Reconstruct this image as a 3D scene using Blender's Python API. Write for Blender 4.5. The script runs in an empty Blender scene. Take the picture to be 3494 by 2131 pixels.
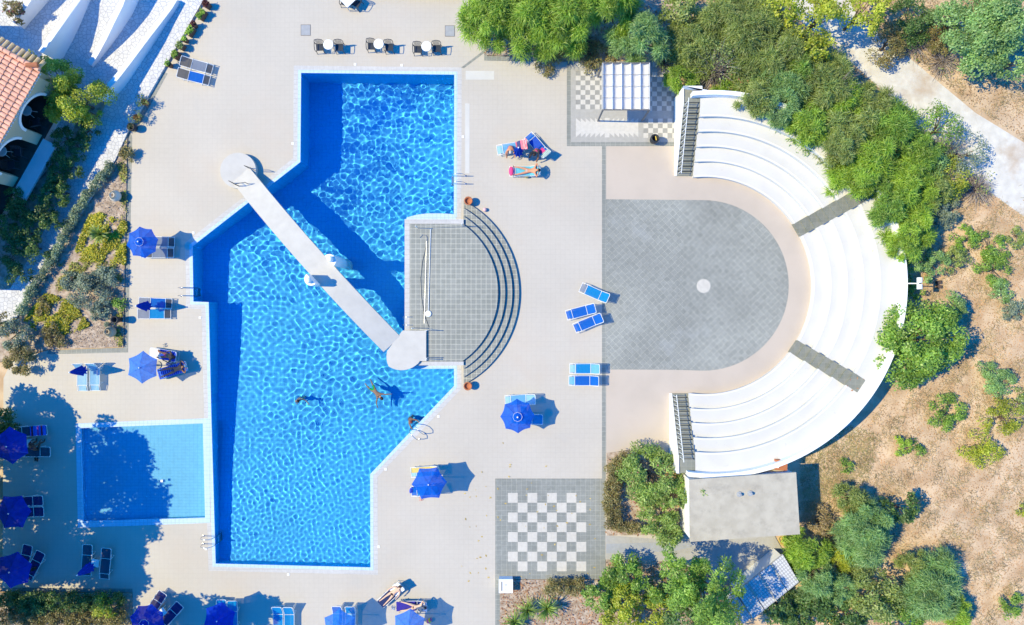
import bpy, math, random
import numpy as np
from mathutils import Vector, Matrix
from mathutils.geometry import tessellate_polygon
rad = math.radians
SC = bpy.context.scene
COL = SC.collection
random.seed(7)
RNG = np.random.default_rng(11)

# ------------------------------------------------------------------ camera, sky, sun, exposure
H = 45.0                       # drone height in metres
PX = 0.0185                    # metres per photo pixel on the pool deck
CX, CY = 1747.0, 1065.5        # photo centre
cam_d = bpy.data.cameras.new('camera'); cam = bpy.data.objects.new('camera', cam_d); COL.objects.link(cam)
cam.location = (0, 0, H); cam.rotation_euler = (0, 0, 0)
cam_d.sensor_width = 36; cam_d.lens = 36*H/(3494*PX); cam_d.clip_end = 2000; cam_d.clip_start = 0.5
SC.camera = cam
world = bpy.data.worlds.new('World'); SC.world = world; world.use_nodes = True
wn = world.node_tree; bg = wn.nodes['Background']
sky = wn.nodes.new('ShaderNodeTexSky'); sky.sky_type = 'NISHITA'; sky.sun_disc = False
SUN_EL, SUN_AZ = 48.0, 270.0
sky.sun_elevation = rad(SUN_EL); sky.sun_rotation = rad(SUN_AZ)
sky.air_density = 1.0; sky.dust_density = 0.2; sky.ozone_density = 2.5
hs = wn.nodes.new('ShaderNodeHueSaturation'); hs.inputs['Saturation'].default_value = 1.95; hs.inputs['Hue'].default_value = 0.510
wn.links.new(sky.outputs[0], hs.inputs['Color']); wn.links.new(hs.outputs[0], bg.inputs[0]); bg.inputs[1].default_value = 0.145
sun_d = bpy.data.lights.new('sun', 'SUN'); sun_d.energy = 2.7; sun_d.angle = rad(0.5); sun_d.color = (1.0, 0.875, 0.50)
sun = bpy.data.objects.new('sun', sun_d); COL.objects.link(sun); sun.location = (-30, 0, 40)
sun.rotation_euler = (0, -rad(90-SUN_EL), rad(-1.5))
sun_d.cycles.is_caustics_light = True
SC.view_settings.view_transform = 'Standard'; SC.view_settings.look = 'None'
SC.view_settings.exposure = 1.22; SC.view_settings.gamma = 1.0
cy = SC.cycles
cy.caustics_refractive = True; cy.caustics_reflective = False
cy.max_bounces = 8; cy.diffuse_bounces = 3; cy.glossy_bounces = 2; cy.transmission_bounces = 6; cy.transparent_max_bounces = 10
cy.sample_clamp_indirect = 8; cy.use_denoising = True

# ------------------------------------------------------------------ helpers
def P(px, py, z=0.0):
    """point at height z that the photo shows at pixel (px, py)"""
    f = 1 - z/H
    return Vector(((px-CX)*PX*f, -(py-CY)*PX*f, z))
def G(px, py, z=0.0):
    return Vector(((px-CX)*PX, -(py-CY)*PX, z))
def Z(ox, oy, k):
    return lambda x, y: (ox+x/k, oy+y/k)
def g2(pts): return [(G(*p).x, G(*p).y) for p in pts]
def p2(pts, z): return [(P(p[0], p[1], z).x, P(p[0], p[1], z).y) for p in pts]

class MB:
    def __init__(s): s.v = []; s.f = []
    def add(s, vs, fs):
        b = len(s.v); s.v += [tuple(q) for q in vs]; s.f += [tuple(i+b for i in f) for f in fs]; return s
    def poly(s, pts): return s.add(pts, [tuple(range(len(pts)))])
    def box(s, c, size, rz=0.0, M=None):
        hx, hy, hz = size[0]/2, size[1]/2, size[2]/2
        R = M if M is not None else Matrix.Rotation(rz, 3, 'Z')
        vs = [Vector(c)+R @ Vector((x*hx, y*hy, z*hz)) for z in (-1, 1) for x, y in ((-1, -1), (1, -1), (1, 1), (-1, 1))]
        return s.add(vs, [(3, 2, 1, 0), (4, 5, 6, 7), (0, 1, 5, 4), (1, 2, 6, 5), (2, 3, 7, 6), (3, 0, 4, 7)])
    def prism(s, pts, z0, z1, bottom=False):
        a = sum(p[0]*q[1]-q[0]*p[1] for p, q in zip(pts, pts[1:]+pts[:1]))
        if a < 0: pts = pts[::-1]
        n = len(pts); zt = z1 if hasattr(z1, '__len__') else [z1]*n
        if a < 0 and hasattr(z1, '__len__'): zt = list(z1)[::-1]
        vs = [(p[0], p[1], z0) for p in pts]+[(p[0], p[1], zt[i]) for i, p in enumerate(pts)]
        fs = [(i, (i+1) % n, n+(i+1) % n, n+i) for i in range(n)]
        tri = tessellate_polygon([[Vector((p[0], p[1], 0)) for p in pts]])
        for t in tri:
            A, B, C = [pts[i] for i in t]
            up = (B[0]-A[0])*(C[1]-A[1])-(B[1]-A[1])*(C[0]-A[0]) > 0
            t = t if up else t[::-1]
            fs.append(tuple(n+i for i in t))
            if bottom: fs.append(tuple(t[::-1]))
        return s.add(vs, fs)
    def sheet(s, outer, z, holes=()):
        loops = [[Vector((p[0], p[1], 0)) for p in l] for l in [outer]+list(holes)]
        flat = [p for l in loops for p in l]
        fs = []
        for t in tessellate_polygon(loops):
            A, B, C = [flat[i] for i in t]
            fs.append(tuple(t) if (B.x-A.x)*(C.y-A.y)-(B.y-A.y)*(C.x-A.x) > 0 else tuple(t[::-1]))
        return s.add([(p.x, p.y, z) for p in flat], fs)
    def tube(s, pts, r, n=6, cap=True):
        pts = [Vector(p) for p in pts]; m = len(pts)
        rr = r if hasattr(r, '__len__') else [r]*m
        base = len(s.v); vs = []; up = None
        for i, p in enumerate(pts):
            d = (pts[min(i+1, m-1)]-pts[max(i-1, 0)]).normalized()
            if up is None:
                up = Vector((0, 0, 1)) if abs(d.z) < .9 else Vector((1, 0, 0))
            a = d.cross(up).normalized(); b = a.cross(d).normalized(); up = b
            for k in range(n):
                t = 2*math.pi*k/n; vs.append(p+(a*math.cos(t)+b*math.sin(t))*rr[i])
        fs = [(i*n+k, i*n+(k+1) % n, (i+1)*n+(k+1) % n, (i+1)*n+k) for i in range(m-1) for k in range(n)]
        if cap: fs += [tuple(range(n))[::-1], tuple((m-1)*n+k for k in range(n))]
        return s.add(vs, fs)
    def lathe(s, prof, c=(0, 0, 0), n=16, a0=0.0, a1=2*math.pi):
        full = abs(a1-a0-2*math.pi) < 1e-6
        cols = n if full else n+1
        vs = [(c[0]+r*math.cos(a0+(a1-a0)*k/n), c[1]+r*math.sin(a0+(a1-a0)*k/n), c[2]+z) for r, z in prof for k in range(cols)]
        fs = []
        for i in range(len(prof)-1):
            for k in range(n):
                k2 = (k+1) % cols
                fs.append((i*cols+k, i*cols+k2, (i+1)*cols+k2, (i+1)*cols+k))
        return s.add(vs, fs)
    def ball(s, c, r, n=10, sc=(1, 1, 1), M=None):
        vs = []; 
        for i in range(n//2+1):
            th = math.pi*i/(n//2)
            for k in range(n):
                q = Vector((r*sc[0]*math.sin(th)*math.cos(2*math.pi*k/n), r*sc[1]*math.sin(th)*math.sin(2*math.pi*k/n), -r*sc[2]*math.cos(th)))
                if M is not None: q = M @ q
                vs.append(Vector(c)+q)
        fs = [(i*n+k, i*n+(k+1) % n, (i+1)*n+(k+1) % n, (i+1)*n+k) for i in range(n//2) for k in range(n)]
        return s.add(vs, fs)
    def mesh(s, name, mat, smooth=False):
        me = bpy.data.meshes.new(name); me.from_pydata(s.v, [], s.f); me.materials.append(mat)
        if smooth: me.polygons.foreach_set('use_smooth', [True]*len(me.polygons))
        me.update(); return me
    def build(s, name, mat, parent=None, smooth=False, world=False):
        if parent is not None and world:
            o = parent.location; s.v = [(a-o.x, b-o.y, c-o.z) for a, b, c in s.v]
        return link(name, s.mesh(name, mat, smooth), parent)

def link(name, me, parent=None):
    o = bpy.data.objects.new(name, me); COL.objects.link(o)
    if parent is not None: o.parent = parent
    return o
def tag(o, label=None, cat=None, group=None, kind=None):
    if label: o['label'] = label
    if cat: o['category'] = cat
    if group: o['group'] = group
    if kind: o['kind'] = kind
    return o
def thing(name, label, cat, loc=(0, 0, 0), rz=0.0, group=None):
    o = bpy.data.objects.new(name, None); COL.objects.link(o); o.empty_display_size = .2
    o.location = loc; o.rotation_euler = (0, 0, rz)
    return tag(o, label, cat, group)
def kids(o): return [c for c in COL.objects if c.parent == o]
def dup(root, loc, rz=0.0, label=None, group=None, scale=None):
    r = root.copy(); COL.objects.link(r); r.location = loc; r.rotation_euler = (0, 0, rz)
    if scale: r.scale = scale
    if label: r['label'] = label
    if group: r['group'] = group
    for ch in list(root.children):
        c = ch.copy(); COL.objects.link(c); c.parent = r
        for g in ch.children:
            d = g.copy(); COL.objects.link(d); d.parent = c
    return r
def npmesh(name, V, F, mat, smooth=False):
    """V (n,3), F (m,k) with one k"""
    me = bpy.data.meshes.new(name); V = np.asarray(V, dtype=np.float32); F = np.asarray(F, dtype=np.int32)
    m, k = F.shape
    me.vertices.add(len(V)); me.vertices.foreach_set('co', V.ravel())
    me.loops.add(m*k); me.loops.foreach_set('vertex_index', F.ravel())
    me.polygons.add(m); me.polygons.foreach_set('loop_start', np.arange(0, m*k, k, dtype=np.int32))
    me.polygons.foreach_set('use_smooth', np.full(m, smooth))
    me.materials.append(mat); me.update(calc_edges=True); me.validate()
    return me

# ------------------------------------------------------------------ materials
def newmat(name):
    m = bpy.data.materials.new(name); m.use_nodes = True
    t = m.node_tree; return m, t, t.nodes['Principled BSDF']
def node(t, typ, **kw):
    n = t.nodes.new(typ)
    for k, v in kw.items(): setattr(n, k, v)
    return n
def c4(c): return (c[0], c[1], c[2], 1)
def noisecol(t, base_socket, amount, scale, coord, detail=4):
    """multiply a colour by slow noise between 1-amount and 1+amount"""
    n = node(t, 'ShaderNodeTexNoise'); n.inputs['Scale'].default_value = scale; n.inputs['Detail'].default_value = detail
    t.links.new(coord, n.inputs['Vector'])
    mr = node(t, 'ShaderNodeMapRange'); mr.inputs['From Min'].default_value = .3; mr.inputs['From Max'].default_value = .7
    mr.inputs['To Min'].default_value = 1-amount; mr.inputs['To Max'].default_value = 1+amount
    t.links.new(n.outputs['Fac'], mr.inputs['Value'])
    mx = node(t, 'ShaderNodeMix', data_type='RGBA', blend_type='MULTIPLY'); mx.inputs['Factor'].default_value = 1
    cb = node(t, 'ShaderNodeCombineColor')
    for i in range(3): t.links.new(mr.outputs[0], cb.inputs[i])
    t.links.new(base_socket, mx.inputs['A']); t.links.new(cb.outputs[0], mx.inputs['B'])
    return mx.outputs['Result']
def spotty(t, s, co, col, scale, lo, hi, amount=.8):
    """dirt, stains and worn patches with a shape of their own"""
    n = node(t, 'ShaderNodeTexNoise'); n.inputs['Scale'].default_value = scale; n.inputs['Detail'].default_value = 7; n.inputs['Roughness'].default_value = .65
    t.links.new(co, n.inputs['Vector'])
    mr = node(t, 'ShaderNodeMapRange'); mr.inputs['From Min'].default_value = lo; mr.inputs['From Max'].default_value = hi; mr.inputs['To Max'].default_value = amount
    t.links.new(n.outputs['Fac'], mr.inputs['Value'])
    mx = node(t, 'ShaderNodeMix', data_type='RGBA'); t.links.new(mr.outputs[0], mx.inputs['Factor']); t.links.new(s, mx.inputs['A']); mx.inputs['B'].default_value = c4(col)
    return mx.outputs['Result']
def bumpify(t, b, scale, strength, coord, dist=.02):
    n = node(t, 'ShaderNodeTexNoise'); n.inputs['Scale'].default_value = scale; n.inputs['Detail'].default_value = 5
    t.links.new(coord, n.inputs['Vector'])
    bp = node(t, 'ShaderNodeBump'); bp.inputs['Strength'].default_value = strength; bp.inputs['Distance'].default_value = dist
    t.links.new(n.outputs['Fac'], bp.inputs['Height']); t.links.new(bp.outputs[0], b.inputs['Normal'])
def M(name, col, rough=.7, var=.12, scale=4, bump=.15, bscale=40, metal=0.0, spec=.3, col2=None, posed=False, spots=None):
    m, t, b = newmat(name)
    co = node(t, 'ShaderNodeNewGeometry').outputs['Position'] if posed else node(t, 'ShaderNodeTexCoord').outputs['Object']
    rgb = node(t, 'ShaderNodeRGB'); rgb.outputs[0].default_value = c4(col); s = rgb.outputs[0]
    if col2 is not None:
        n = node(t, 'ShaderNodeTexNoise'); n.inputs['Scale'].default_value = scale*2; n.inputs['Detail'].default_value = 6
        t.links.new(co, n.inputs['Vector'])
        cr = node(t, 'ShaderNodeValToRGB'); cr.color_ramp.elements[0].position = .38; cr.color_ramp.elements[1].position = .62
        cr.color_ramp.elements[0].color = c4(col); cr.color_ramp.elements[1].color = c4(col2)
        t.links.new(n.outputs['Fac'], cr.inputs[0]); s = cr.outputs[0]
    if var: s = noisecol(t, s, var, scale, co)
    if spots: s = spotty(t, s, co, *spots)
    t.links.new(s, b.inputs['Base Color'])
    b.inputs['Roughness'].default_value = rough; b.inputs['Metallic'].default_value = metal
    b.inputs['Specular IOR Level'].default_value = spec
    if bump: bumpify(t, b, bscale, bump, co)
    return m
def TILE(name, col, col2, grout, size, mortar=.008, rot=0.0, off=(0, 0), rough=.6, stain=.08, fine=.06, h=None, offset=0.0, bump=.25, spots=()):
    m, t, b = newmat(name)
    pos = node(t, 'ShaderNodeNewGeometry').outputs['Position']
    mp = node(t, 'ShaderNodeMapping'); mp.inputs['Location'].default_value = (off[0], off[1], 0); mp.inputs['Rotation'].default_value = (0, 0, rot)
    t.links.new(pos, mp.inputs['Vector'])
    br = node(t, 'ShaderNodeTexBrick', offset=offset, squash=1.0)
    br.inputs['Color1'].default_value = c4(col); br.inputs['Color2'].default_value = c4(col2); br.inputs['Mortar'].default_value = c4(grout)
    br.inputs['Scale'].default_value = 1; br.inputs['Brick Width'].default_value = size; br.inputs['Row Height'].default_value = h or size
    br.inputs['Mortar Size'].default_value = mortar; br.inputs['Mortar Smooth'].default_value = .2
    t.links.new(mp.outputs[0], br.inputs['Vector'])
    s = noisecol(t, br.outputs['Color'], stain, .22, pos, 6); s = noisecol(t, s, fine, 5, pos, 5)
    for q in spots: s = spotty(t, s, pos, *q)
    t.links.new(s, b.inputs['Base Color']); b.inputs['Roughness'].default_value = rough; b.inputs['Specular IOR Level'].default_value = .25
    bp = node(t, 'ShaderNodeBump'); bp.inputs['Strength'].default_value = bump; bp.inputs['Distance'].default_value = .004; bp.invert = True
    t.links.new(br.outputs['Fac'], bp.inputs['Height']); t.links.new(bp.outputs[0], b.inputs['Normal'])
    return m
def CRAZY(name, col, col2, grout, scale, width=.05):
    m, t, b = newmat(name)
    pos = node(t, 'ShaderNodeNewGeometry').outputs['Position']
    v1 = node(t, 'ShaderNodeTexVoronoi', feature='DISTANCE_TO_EDGE', voronoi_dimensions='2D'); v1.inputs['Scale'].default_value = scale
    v2 = node(t, 'ShaderNodeTexVoronoi', feature='F1', voronoi_dimensions='2D'); v2.inputs['Scale'].default_value = scale
    for v in (v1, v2): t.links.new(pos, v.inputs['Vector'])
    sp = node(t, 'ShaderNodeSeparateColor'); t.links.new(v2.outputs['Color'], sp.inputs[0])
    mx = node(t, 'ShaderNodeMix', data_type='RGBA'); mx.inputs['A'].default_value = c4(col); mx.inputs['B'].default_value = c4(col2)
    t.links.new(sp.outputs[0], mx.inputs['Factor'])
    mr = node(t, 'ShaderNodeMapRange'); mr.inputs['From Min'].default_value = width*.5; mr.inputs['From Max'].default_value = width
    t.links.new(v1.outputs['Distance'], mr.inputs['Value'])
    m2 = node(t, 'ShaderNodeMix', data_type='RGBA'); m2.inputs['A'].default_value = c4(grout)
    t.links.new(mr.outputs[0], m2.inputs['Factor']); t.links.new(mx.outputs['Result'], m2.inputs['B'])
    s = noisecol(t, m2.outputs['Result'], .07, 3, pos)
    t.links.new(s, b.inputs['Base Color']); b.inputs['Roughness'].default_value = .75; b.inputs['Specular IOR Level'].default_value = .2
    bp = node(t, 'ShaderNodeBump'); bp.inputs['Strength'].default_value = .4; bp.inputs['Distance'].default_value = .01
    t.links.new(mr.outputs[0], bp.inputs['Height']); t.links.new(bp.outputs[0], b.inputs['Normal'])
    return m
def FABRIC(name, col, transl=.35, see=.1, var=.08, col2=None):
    m, t, b = newmat(name); t.nodes.remove(b); out = t.nodes['Material Output']
    co = node(t, 'ShaderNodeTexCoord').outputs['Object']
    rgb = node(t, 'ShaderNodeRGB'); rgb.outputs[0].default_value = c4(col); s = noisecol(t, rgb.outputs[0], var, 6, co)
    d = node(t, 'ShaderNodeBsdfDiffuse'); tr = node(t, 'ShaderNodeBsdfTranslucent'); tp = node(t, 'ShaderNodeBsdfTransparent')
    t.links.new(s, d.inputs[0]); t.links.new(s, tr.inputs[0])
    a = node(t, 'ShaderNodeMixShader'); a.inputs[0].default_value = transl; t.links.new(d.outputs[0], a.inputs[1]); t.links.new(tr.outputs[0], a.inputs[2])
    c = node(t, 'ShaderNodeMixShader'); c.inputs[0].default_value = see; t.links.new(a.outputs[0], c.inputs[1]); t.links.new(tp.outputs[0], c.inputs[2])
    t.links.new(c.outputs[0], out.inputs[0]); return m
def STRIPES(name, cols, period, axis=0, see=0.0):
    m, t, b = newmat(name)
    co = node(t, 'ShaderNodeTexCoord').outputs['Object']; sp = node(t, 'ShaderNodeSeparateXYZ'); t.links.new(co, sp.inputs[0])
    mt = node(t, 'ShaderNodeMath', operation='MULTIPLY'); mt.inputs[1].default_value = 1/period; t.links.new(sp.outputs[axis], mt.inputs[0])
    fr = node(t, 'ShaderNodeMath', operation='FRACT'); t.links.new(mt.outputs[0], fr.inputs[0])
    cr = node(t, 'ShaderNodeValToRGB'); cr.color_ramp.interpolation = 'CONSTANT'
    n = len(cols); cr.color_ramp.elements[0].color = c4(cols[0]); cr.color_ramp.elements[1].position = 1/n; cr.color_ramp.elements[1].color = c4(cols[1])
    for i in range(2, n): cr.color_ramp.elements.new(i/n).color = c4(cols[i])
    t.links.new(fr.outputs[0], cr.inputs[0]); t.links.new(noisecol(t, cr.outputs[0], .12, 8, co), b.inputs['Base Color']); b.inputs['Roughness'].default_value = .9
    bumpify(t, b, 30, .4, co); return m
def LEAF(name, cols, transl=.42, hue=.12):
    m, t, b = newmat(name); t.nodes.remove(b); out = t.nodes['Material Output']
    ge = node(t, 'ShaderNodeNewGeometry')
    cr = node(t, 'ShaderNodeValToRGB'); n = len(cols)
    cr.color_ramp.elements[0].color = c4(cols[0]); cr.color_ramp.elements[1].color = c4(cols[-1])
    for i in range(1, n-1): cr.color_ramp.elements.new(i/(n-1)).color = c4(cols[i])
    t.links.new(ge.outputs['Random Per Island'], cr.inputs[0])
    s = noisecol(t, cr.outputs[0], .3, .9, ge.outputs['Position'], 2)
    d = node(t, 'ShaderNodeBsdfDiffuse'); tr = node(t, 'ShaderNodeBsdfTranslucent'); gl = node(t, 'ShaderNodeBsdfGlossy')
    gl.inputs['Roughness'].default_value = .45; gl.inputs[0].default_value = (1, 1, 1, 1)
    t.links.new(s, d.inputs[0]); t.links.new(s, tr.inputs[0])
    a = node(t, 'ShaderNodeMixShader'); a.inputs[0].default_value = transl; t.links.new(d.outputs[0], a.inputs[1]); t.links.new(tr.outputs[0], a.inputs[2])
    c = node(t, 'ShaderNodeMixShader'); c.inputs[0].default_value = .03; t.links.new(a.outputs[0], c.inputs[1]); t.links.new(gl.outputs[0], c.inputs[2])
    t.links.new(c.outputs[0], out.inputs[0]); return m
def WATER(name, tint):
    m, t, b = newmat(name); t.nodes.remove(b); out = t.nodes['Material Output']
    g = node(t, 'ShaderNodeBsdfGlass'); g.inputs['IOR'].default_value = 1.33; g.inputs['Roughness'].default_value = 0; g.inputs['Color'].default_value = c4(tint)
    t.links.new(g.outputs[0], out.inputs[0]); return m

mt_deck = TILE('deck_tile', (.505, .458, .395), (.498, .451, .389), (.435, .39, .33), .305, .005, stain=.05, fine=.02, bump=.1, spots=[((.52, .425, .335), .16, .52, .75, .55), ((.43, .41, .385), .33, .58, .8, .5), ((.40, .30, .22), .9, .70, .85, .5)])
mt_grey = TILE('grey_tile', (.225, .232, .212), (.255, .26, .24), (.42, .415, .36), .312, .006, off=(.03, .02), stain=.1, fine=.08)
mt_diag = TILE('grey_diagonal_tile', (.245, .252, .232), (.285, .29, .268), (.44, .43, .36), .312, .006, rot=rad(47), stain=.15, fine=.1, spots=[((.40, .41, .41), .28, .57, .78, .6), ((.17, .18, .18), .5, .60, .8, .4)])
mt_terr = TILE('terrace_tile', (.24, .245, .22), (.275, .277, .25), (.58, .56, .46), .312, .010, off=(.05, .1), stain=.08)
mt_ring = M('beige_render', (.50, .425, .355), .8, .06, .5, .1, 60, posed=True, spots=((.44, .36, .30), .5, .55, .8, .5))
mt_gwhite = TILE('game_white_tile', (.56, .53, .49), (.54, .515, .475), (.5, .47, .43), .31, .004, stain=.04)
mt_game = TILE('pale_grey_tile', (.37, .355, .33), (.39, .375, .35), (.41, .39, .36), .31, .006, stain=.04)
mt_whitetile = TILE('white_tile', (.55, .515, .455), (.535, .50, .445), (.48, .45, .41), .31, .006, stain=.05)
mt_boardgrey = TILE('board_grey_tile', (.285, .28, .265), (.30, .295, .28), (.32, .31, .29), .305, .004, stain=.06)
mt_patch = M('pale_patch', (.56, .54, .50), .8, .05, 1, 0, posed=True)
mt_cope = TILE('coping_tile', (.46, .60, .74), (.49, .63, .76), (.36, .47, .60), .25, .012, stain=.04)
mt_grate = TILE('grate_tile', (.60, .585, .56), (.56, .54, .52), (.40, .38, .37), .06, .012, h=.30, stain=.08)
mt_floor = TILE('pool_floor_tile', (.075, .535, .97), (.08, .555, .98), (.05, .43, .90), .25, .012, stain=.08)
mt_wall = TILE('pool_wall_tile', (.035, .55, .96), (.04, .57, .97), (.025, .45, .88), .25, .008, stain=.03)
mt_kfloor = TILE('paddling_floor_tile', (.25, .68, .97), (.265, .70, .98), (.18, .57, .89), .25, .010, h=.19, stain=.03)
mt_white = M('white_paint', (.80, .80, .81), .7, .03, 1.2, .12, 50, posed=True)
mt_litedge = M('lit_edge_white', (.67, .65, .62), .7, .04, 1.2, .1, 50, posed=True, spots=((.42, .39, .35), 4, .66, .82, .5))
mt_tread = M('shaded_tread_white', (.60, .58, .55), .8, .05, 1.0, .15, 50, col2=(.585, .57, .54), posed=True, spots=((.36, .33, .29), 3.0, .63, .80, .5))  # toned darker than the seat edges to imitate tier shading; spots are grime
mt_whited = M('weathered_white', (.72, .71, .69), .75, .06, 1.2, .15, 50, posed=True)
mt_bridge = M('bridge_render', (.525, .50, .46), .75, .05, 2.0, .15, 60, posed=True, spots=((.45, .43, .40), .9, .52, .75, .6))
mt_stone = CRAZY('crazy_paving', (.66, .65, .645), (.56, .555, .56), (.36, .36, .39), 4.0, .07)
mt_step = TILE('step_tile', (.195, .20, .165), (.235, .236, .20), (.29, .28, .235), .31, .006, stain=.12)
mt_soil = M('dry_soil', (.48, .325, .195), .95, .16, .5, .5, 12, col2=(.58, .43, .285), posed=True, spots=((.62, .50, .37), .18, .50, .72, .7))
mt_bedsoil = M('bed_soil', (.34, .25, .185), .95, .25, 2, .5, 14, col2=(.44, .36, .29), posed=True)
mt_road = M('crushed_stone', (.60, .575, .53), .9, .1, 2, .4, 15, posed=True, spots=((.44, .33, .23), .45, .50, .70, .75))
mt_conc = M('rough_concrete', (.43, .385, .31), .9, .05, .9, .4, 25, col2=(.47, .425, .345), posed=True, spots=((.25, .225, .19), 1.1, .53, .76, .65))
mt_cream = M('cream_render', (.52, .44, .30), .8, .05, 2, .1, 40, posed=True)
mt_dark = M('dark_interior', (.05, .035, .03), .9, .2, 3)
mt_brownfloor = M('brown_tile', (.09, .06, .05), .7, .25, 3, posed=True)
mt_roof = M('terracotta', (.80, .42, .29), .8, .18, 3, .25, 30, col2=(.70, .37, .26), posed=True)
mt_terra = M('terracotta_pot', (.42, .15, .07), .8, .1, 6)
mt_metal = M('white_metal', (.75, .75, .75), .35, .03, 4, 0)
mt_steel = M('stainless_steel', (.55, .56, .58), .25, .04, 6, 0, metal=.9)
mt_black = M('black_plastic', (.022, .024, .03), .45, .1, 5, 0)
mt_grey = mt_grey
mt_char = M('charcoal_plastic', (.035, .042, .055), .45, .1, 5, 0)
mt_tablew = M('white_plastic', (.78, .78, .78), .45, .03, 4, 0)
mt_rope = M('pale_rope', (.6, .57, .5), .9, .1, 20, 0)
mt_bark = M('bark', (.13, .095, .07), .95, .25, 6, .5, 20)
mt_twig = M('grey_twig', (.30, .27, .26), .95, .2, 6, .3, 20)
mt_drain = M('drain_grey', (.33, .34, .36), .6, .08, 4, .1, 30)
# ------------------------------------------------------------------ ground, deck, pools
def rect(x0, y0, x1, y1): return [(x0, y0), (x1, y0), (x1, y1), (x0, y1)]
def off_poly(pts, d):
    """offset a closed pixel polygon outward by d pixels (mitred)"""
    n = len(pts); a = sum(p[0]*q[1]-q[0]*p[1] for p, q in zip(pts, pts[1:]+pts[:1])); sg = 1 if a > 0 else -1
    out = []
    for i in range(n):
        p0, p1, p2_ = Vector(pts[i-1]), Vector(pts[i]), Vector(pts[(i+1) % n])
        d1 = (p1-p0).normalized(); d2 = (p2_-p1).normalized()
        n1 = Vector((d1.y, -d1.x))*sg; n2 = Vector((d2.y, -d2.x))*sg
        m = (n1+n2); l = max(.4, m.dot(n1)); out.append(tuple(p1+m*(d/l)))
    return out
def arc_px(cx, cyy, R, a0, a1, n=40):
    return [(cx+R*math.cos(rad(a0+(a1-a0)*i/n)), cyy-R*math.sin(rad(a0+(a1-a0)*i/n))) for i in range(n+1)]
def structure(mb, name, mat):
    return tag(mb.build(name, mat), kind='structure')

POOL = [(1027.5, 248), (1550, 254), (1548.5, 730), (1503, 727), (1461, 727), (1424, 731.5), (1388, 741), (1382.5, 1126), (1383, 1258), (1549, 1257),
        (1549, 1316), (1263, 1617), (1264, 1935), (736, 1922), (722, 1445), (712, 1030), (660, 1028), (657, 839), (1025, 552)]
KIDS = [(276, 1460), (692, 1444), (700, 1765), (284, 1778)]
hole = [(640, 236), (1562, 242), (1562, 1945), (725, 1945), (715, 1792), (268, 1792), (262, 1452), (640, 1430)]
R = 260
structure(MB().sheet([(-R, -R), (R, -R), (R, R), (-R, R)], -.06, [g2(hole)]), 'ground', mt_soil)
DECK = [(922, -400), (442, 448), (437, 470), (424, 1185), (165, 1194), (40, 1230), (12, 1290), (8, 2016), (452, 2021), (453, 2700), (1706, 2700), (1706, 1976),
        (2066, 1976), (2066, 1908), (2268, 1914), (2500, 1960), (2560, 2040), (2720, 1960), (2675, 1887), (2642, 1827), (2640, 1600), (2900, 1450), (3000, 1300), (3060, 1000),
        (2980, 700), (2700, 430), (2420, 330), (2330, 312), (2312, 214), (1652, 206), (1652, -400)]
structure(MB().sheet(g2(DECK), 0, [g2(POOL), g2(KIDS)]), 'pool_deck', mt_deck)
structure(MB().sheet(g2(off_poly(POOL, 25)), .004, [g2(off_poly(POOL, 10))]), 'coping', mt_grate)
structure(MB().sheet(g2(off_poly(POOL, 10.5)), .008, [g2(POOL)]), 'coping', mt_cope)
structure(MB().sheet(g2([(258, 1444), (714, 1426), (717, 1783), (266, 1800)]), .012, [g2(KIDS)]), 'coping', mt_cope)
structure(MB().sheet(g2([(1388, 741), (1424, 731.5), (1461, 727), (1503, 727), (1548, 730), (1560, 752), (1560, 766), (1383, 766)]), .014), 'coping', mt_cope)
# walls and floors
def walls(poly, z0, z1, name, mat):
    mb = MB(); w = g2(poly)
    for a, b in zip(w, w[1:]+w[:1]): mb.poly([(a[0], a[1], z0), (b[0], b[1], z0), (b[0], b[1], z1), (a[0], a[1], z1)])
    return structure(mb, name, mat)
w1 = walls(POOL, -3.1, .007, 'pool_wall', mt_wall); w2 = walls(KIDS, -.7, .011, 'pool_wall', mt_kfloor)
prof = [(238, -2.65), (650, -2.5), (900, -2.05), (1200, -1.75), (1600, -1.15), (1945, -.85)]
mb = MB()
for (ya, za), (yb, zb) in zip(prof, prof[1:]):
    mb.poly([G(640, yb, zb), G(1562, yb, zb), G(1562, ya, za), G(640, ya, za)])
f1 = structure(mb, 'pool_floor', mt_floor)
f2 = structure(MB().poly([G(264, 1792, -.5), G(712, 1786, -.5), G(706, 1438, -.45), G(264, 1450, -.45)]), 'pool_floor', mt_kfloor)
def inside(px, py, poly):
    c = np.zeros(px.shape, bool); n = len(poly)
    for i in range(n):
        x0, y0 = poly[i]; x1, y1 = poly[(i+1) % n]
        if y0 == y1: continue
        c ^= ((y0 > py) != (y1 > py)) & (px < (x1-x0)*(py-y0)/(y1-y0)+x0)
    return c
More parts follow.
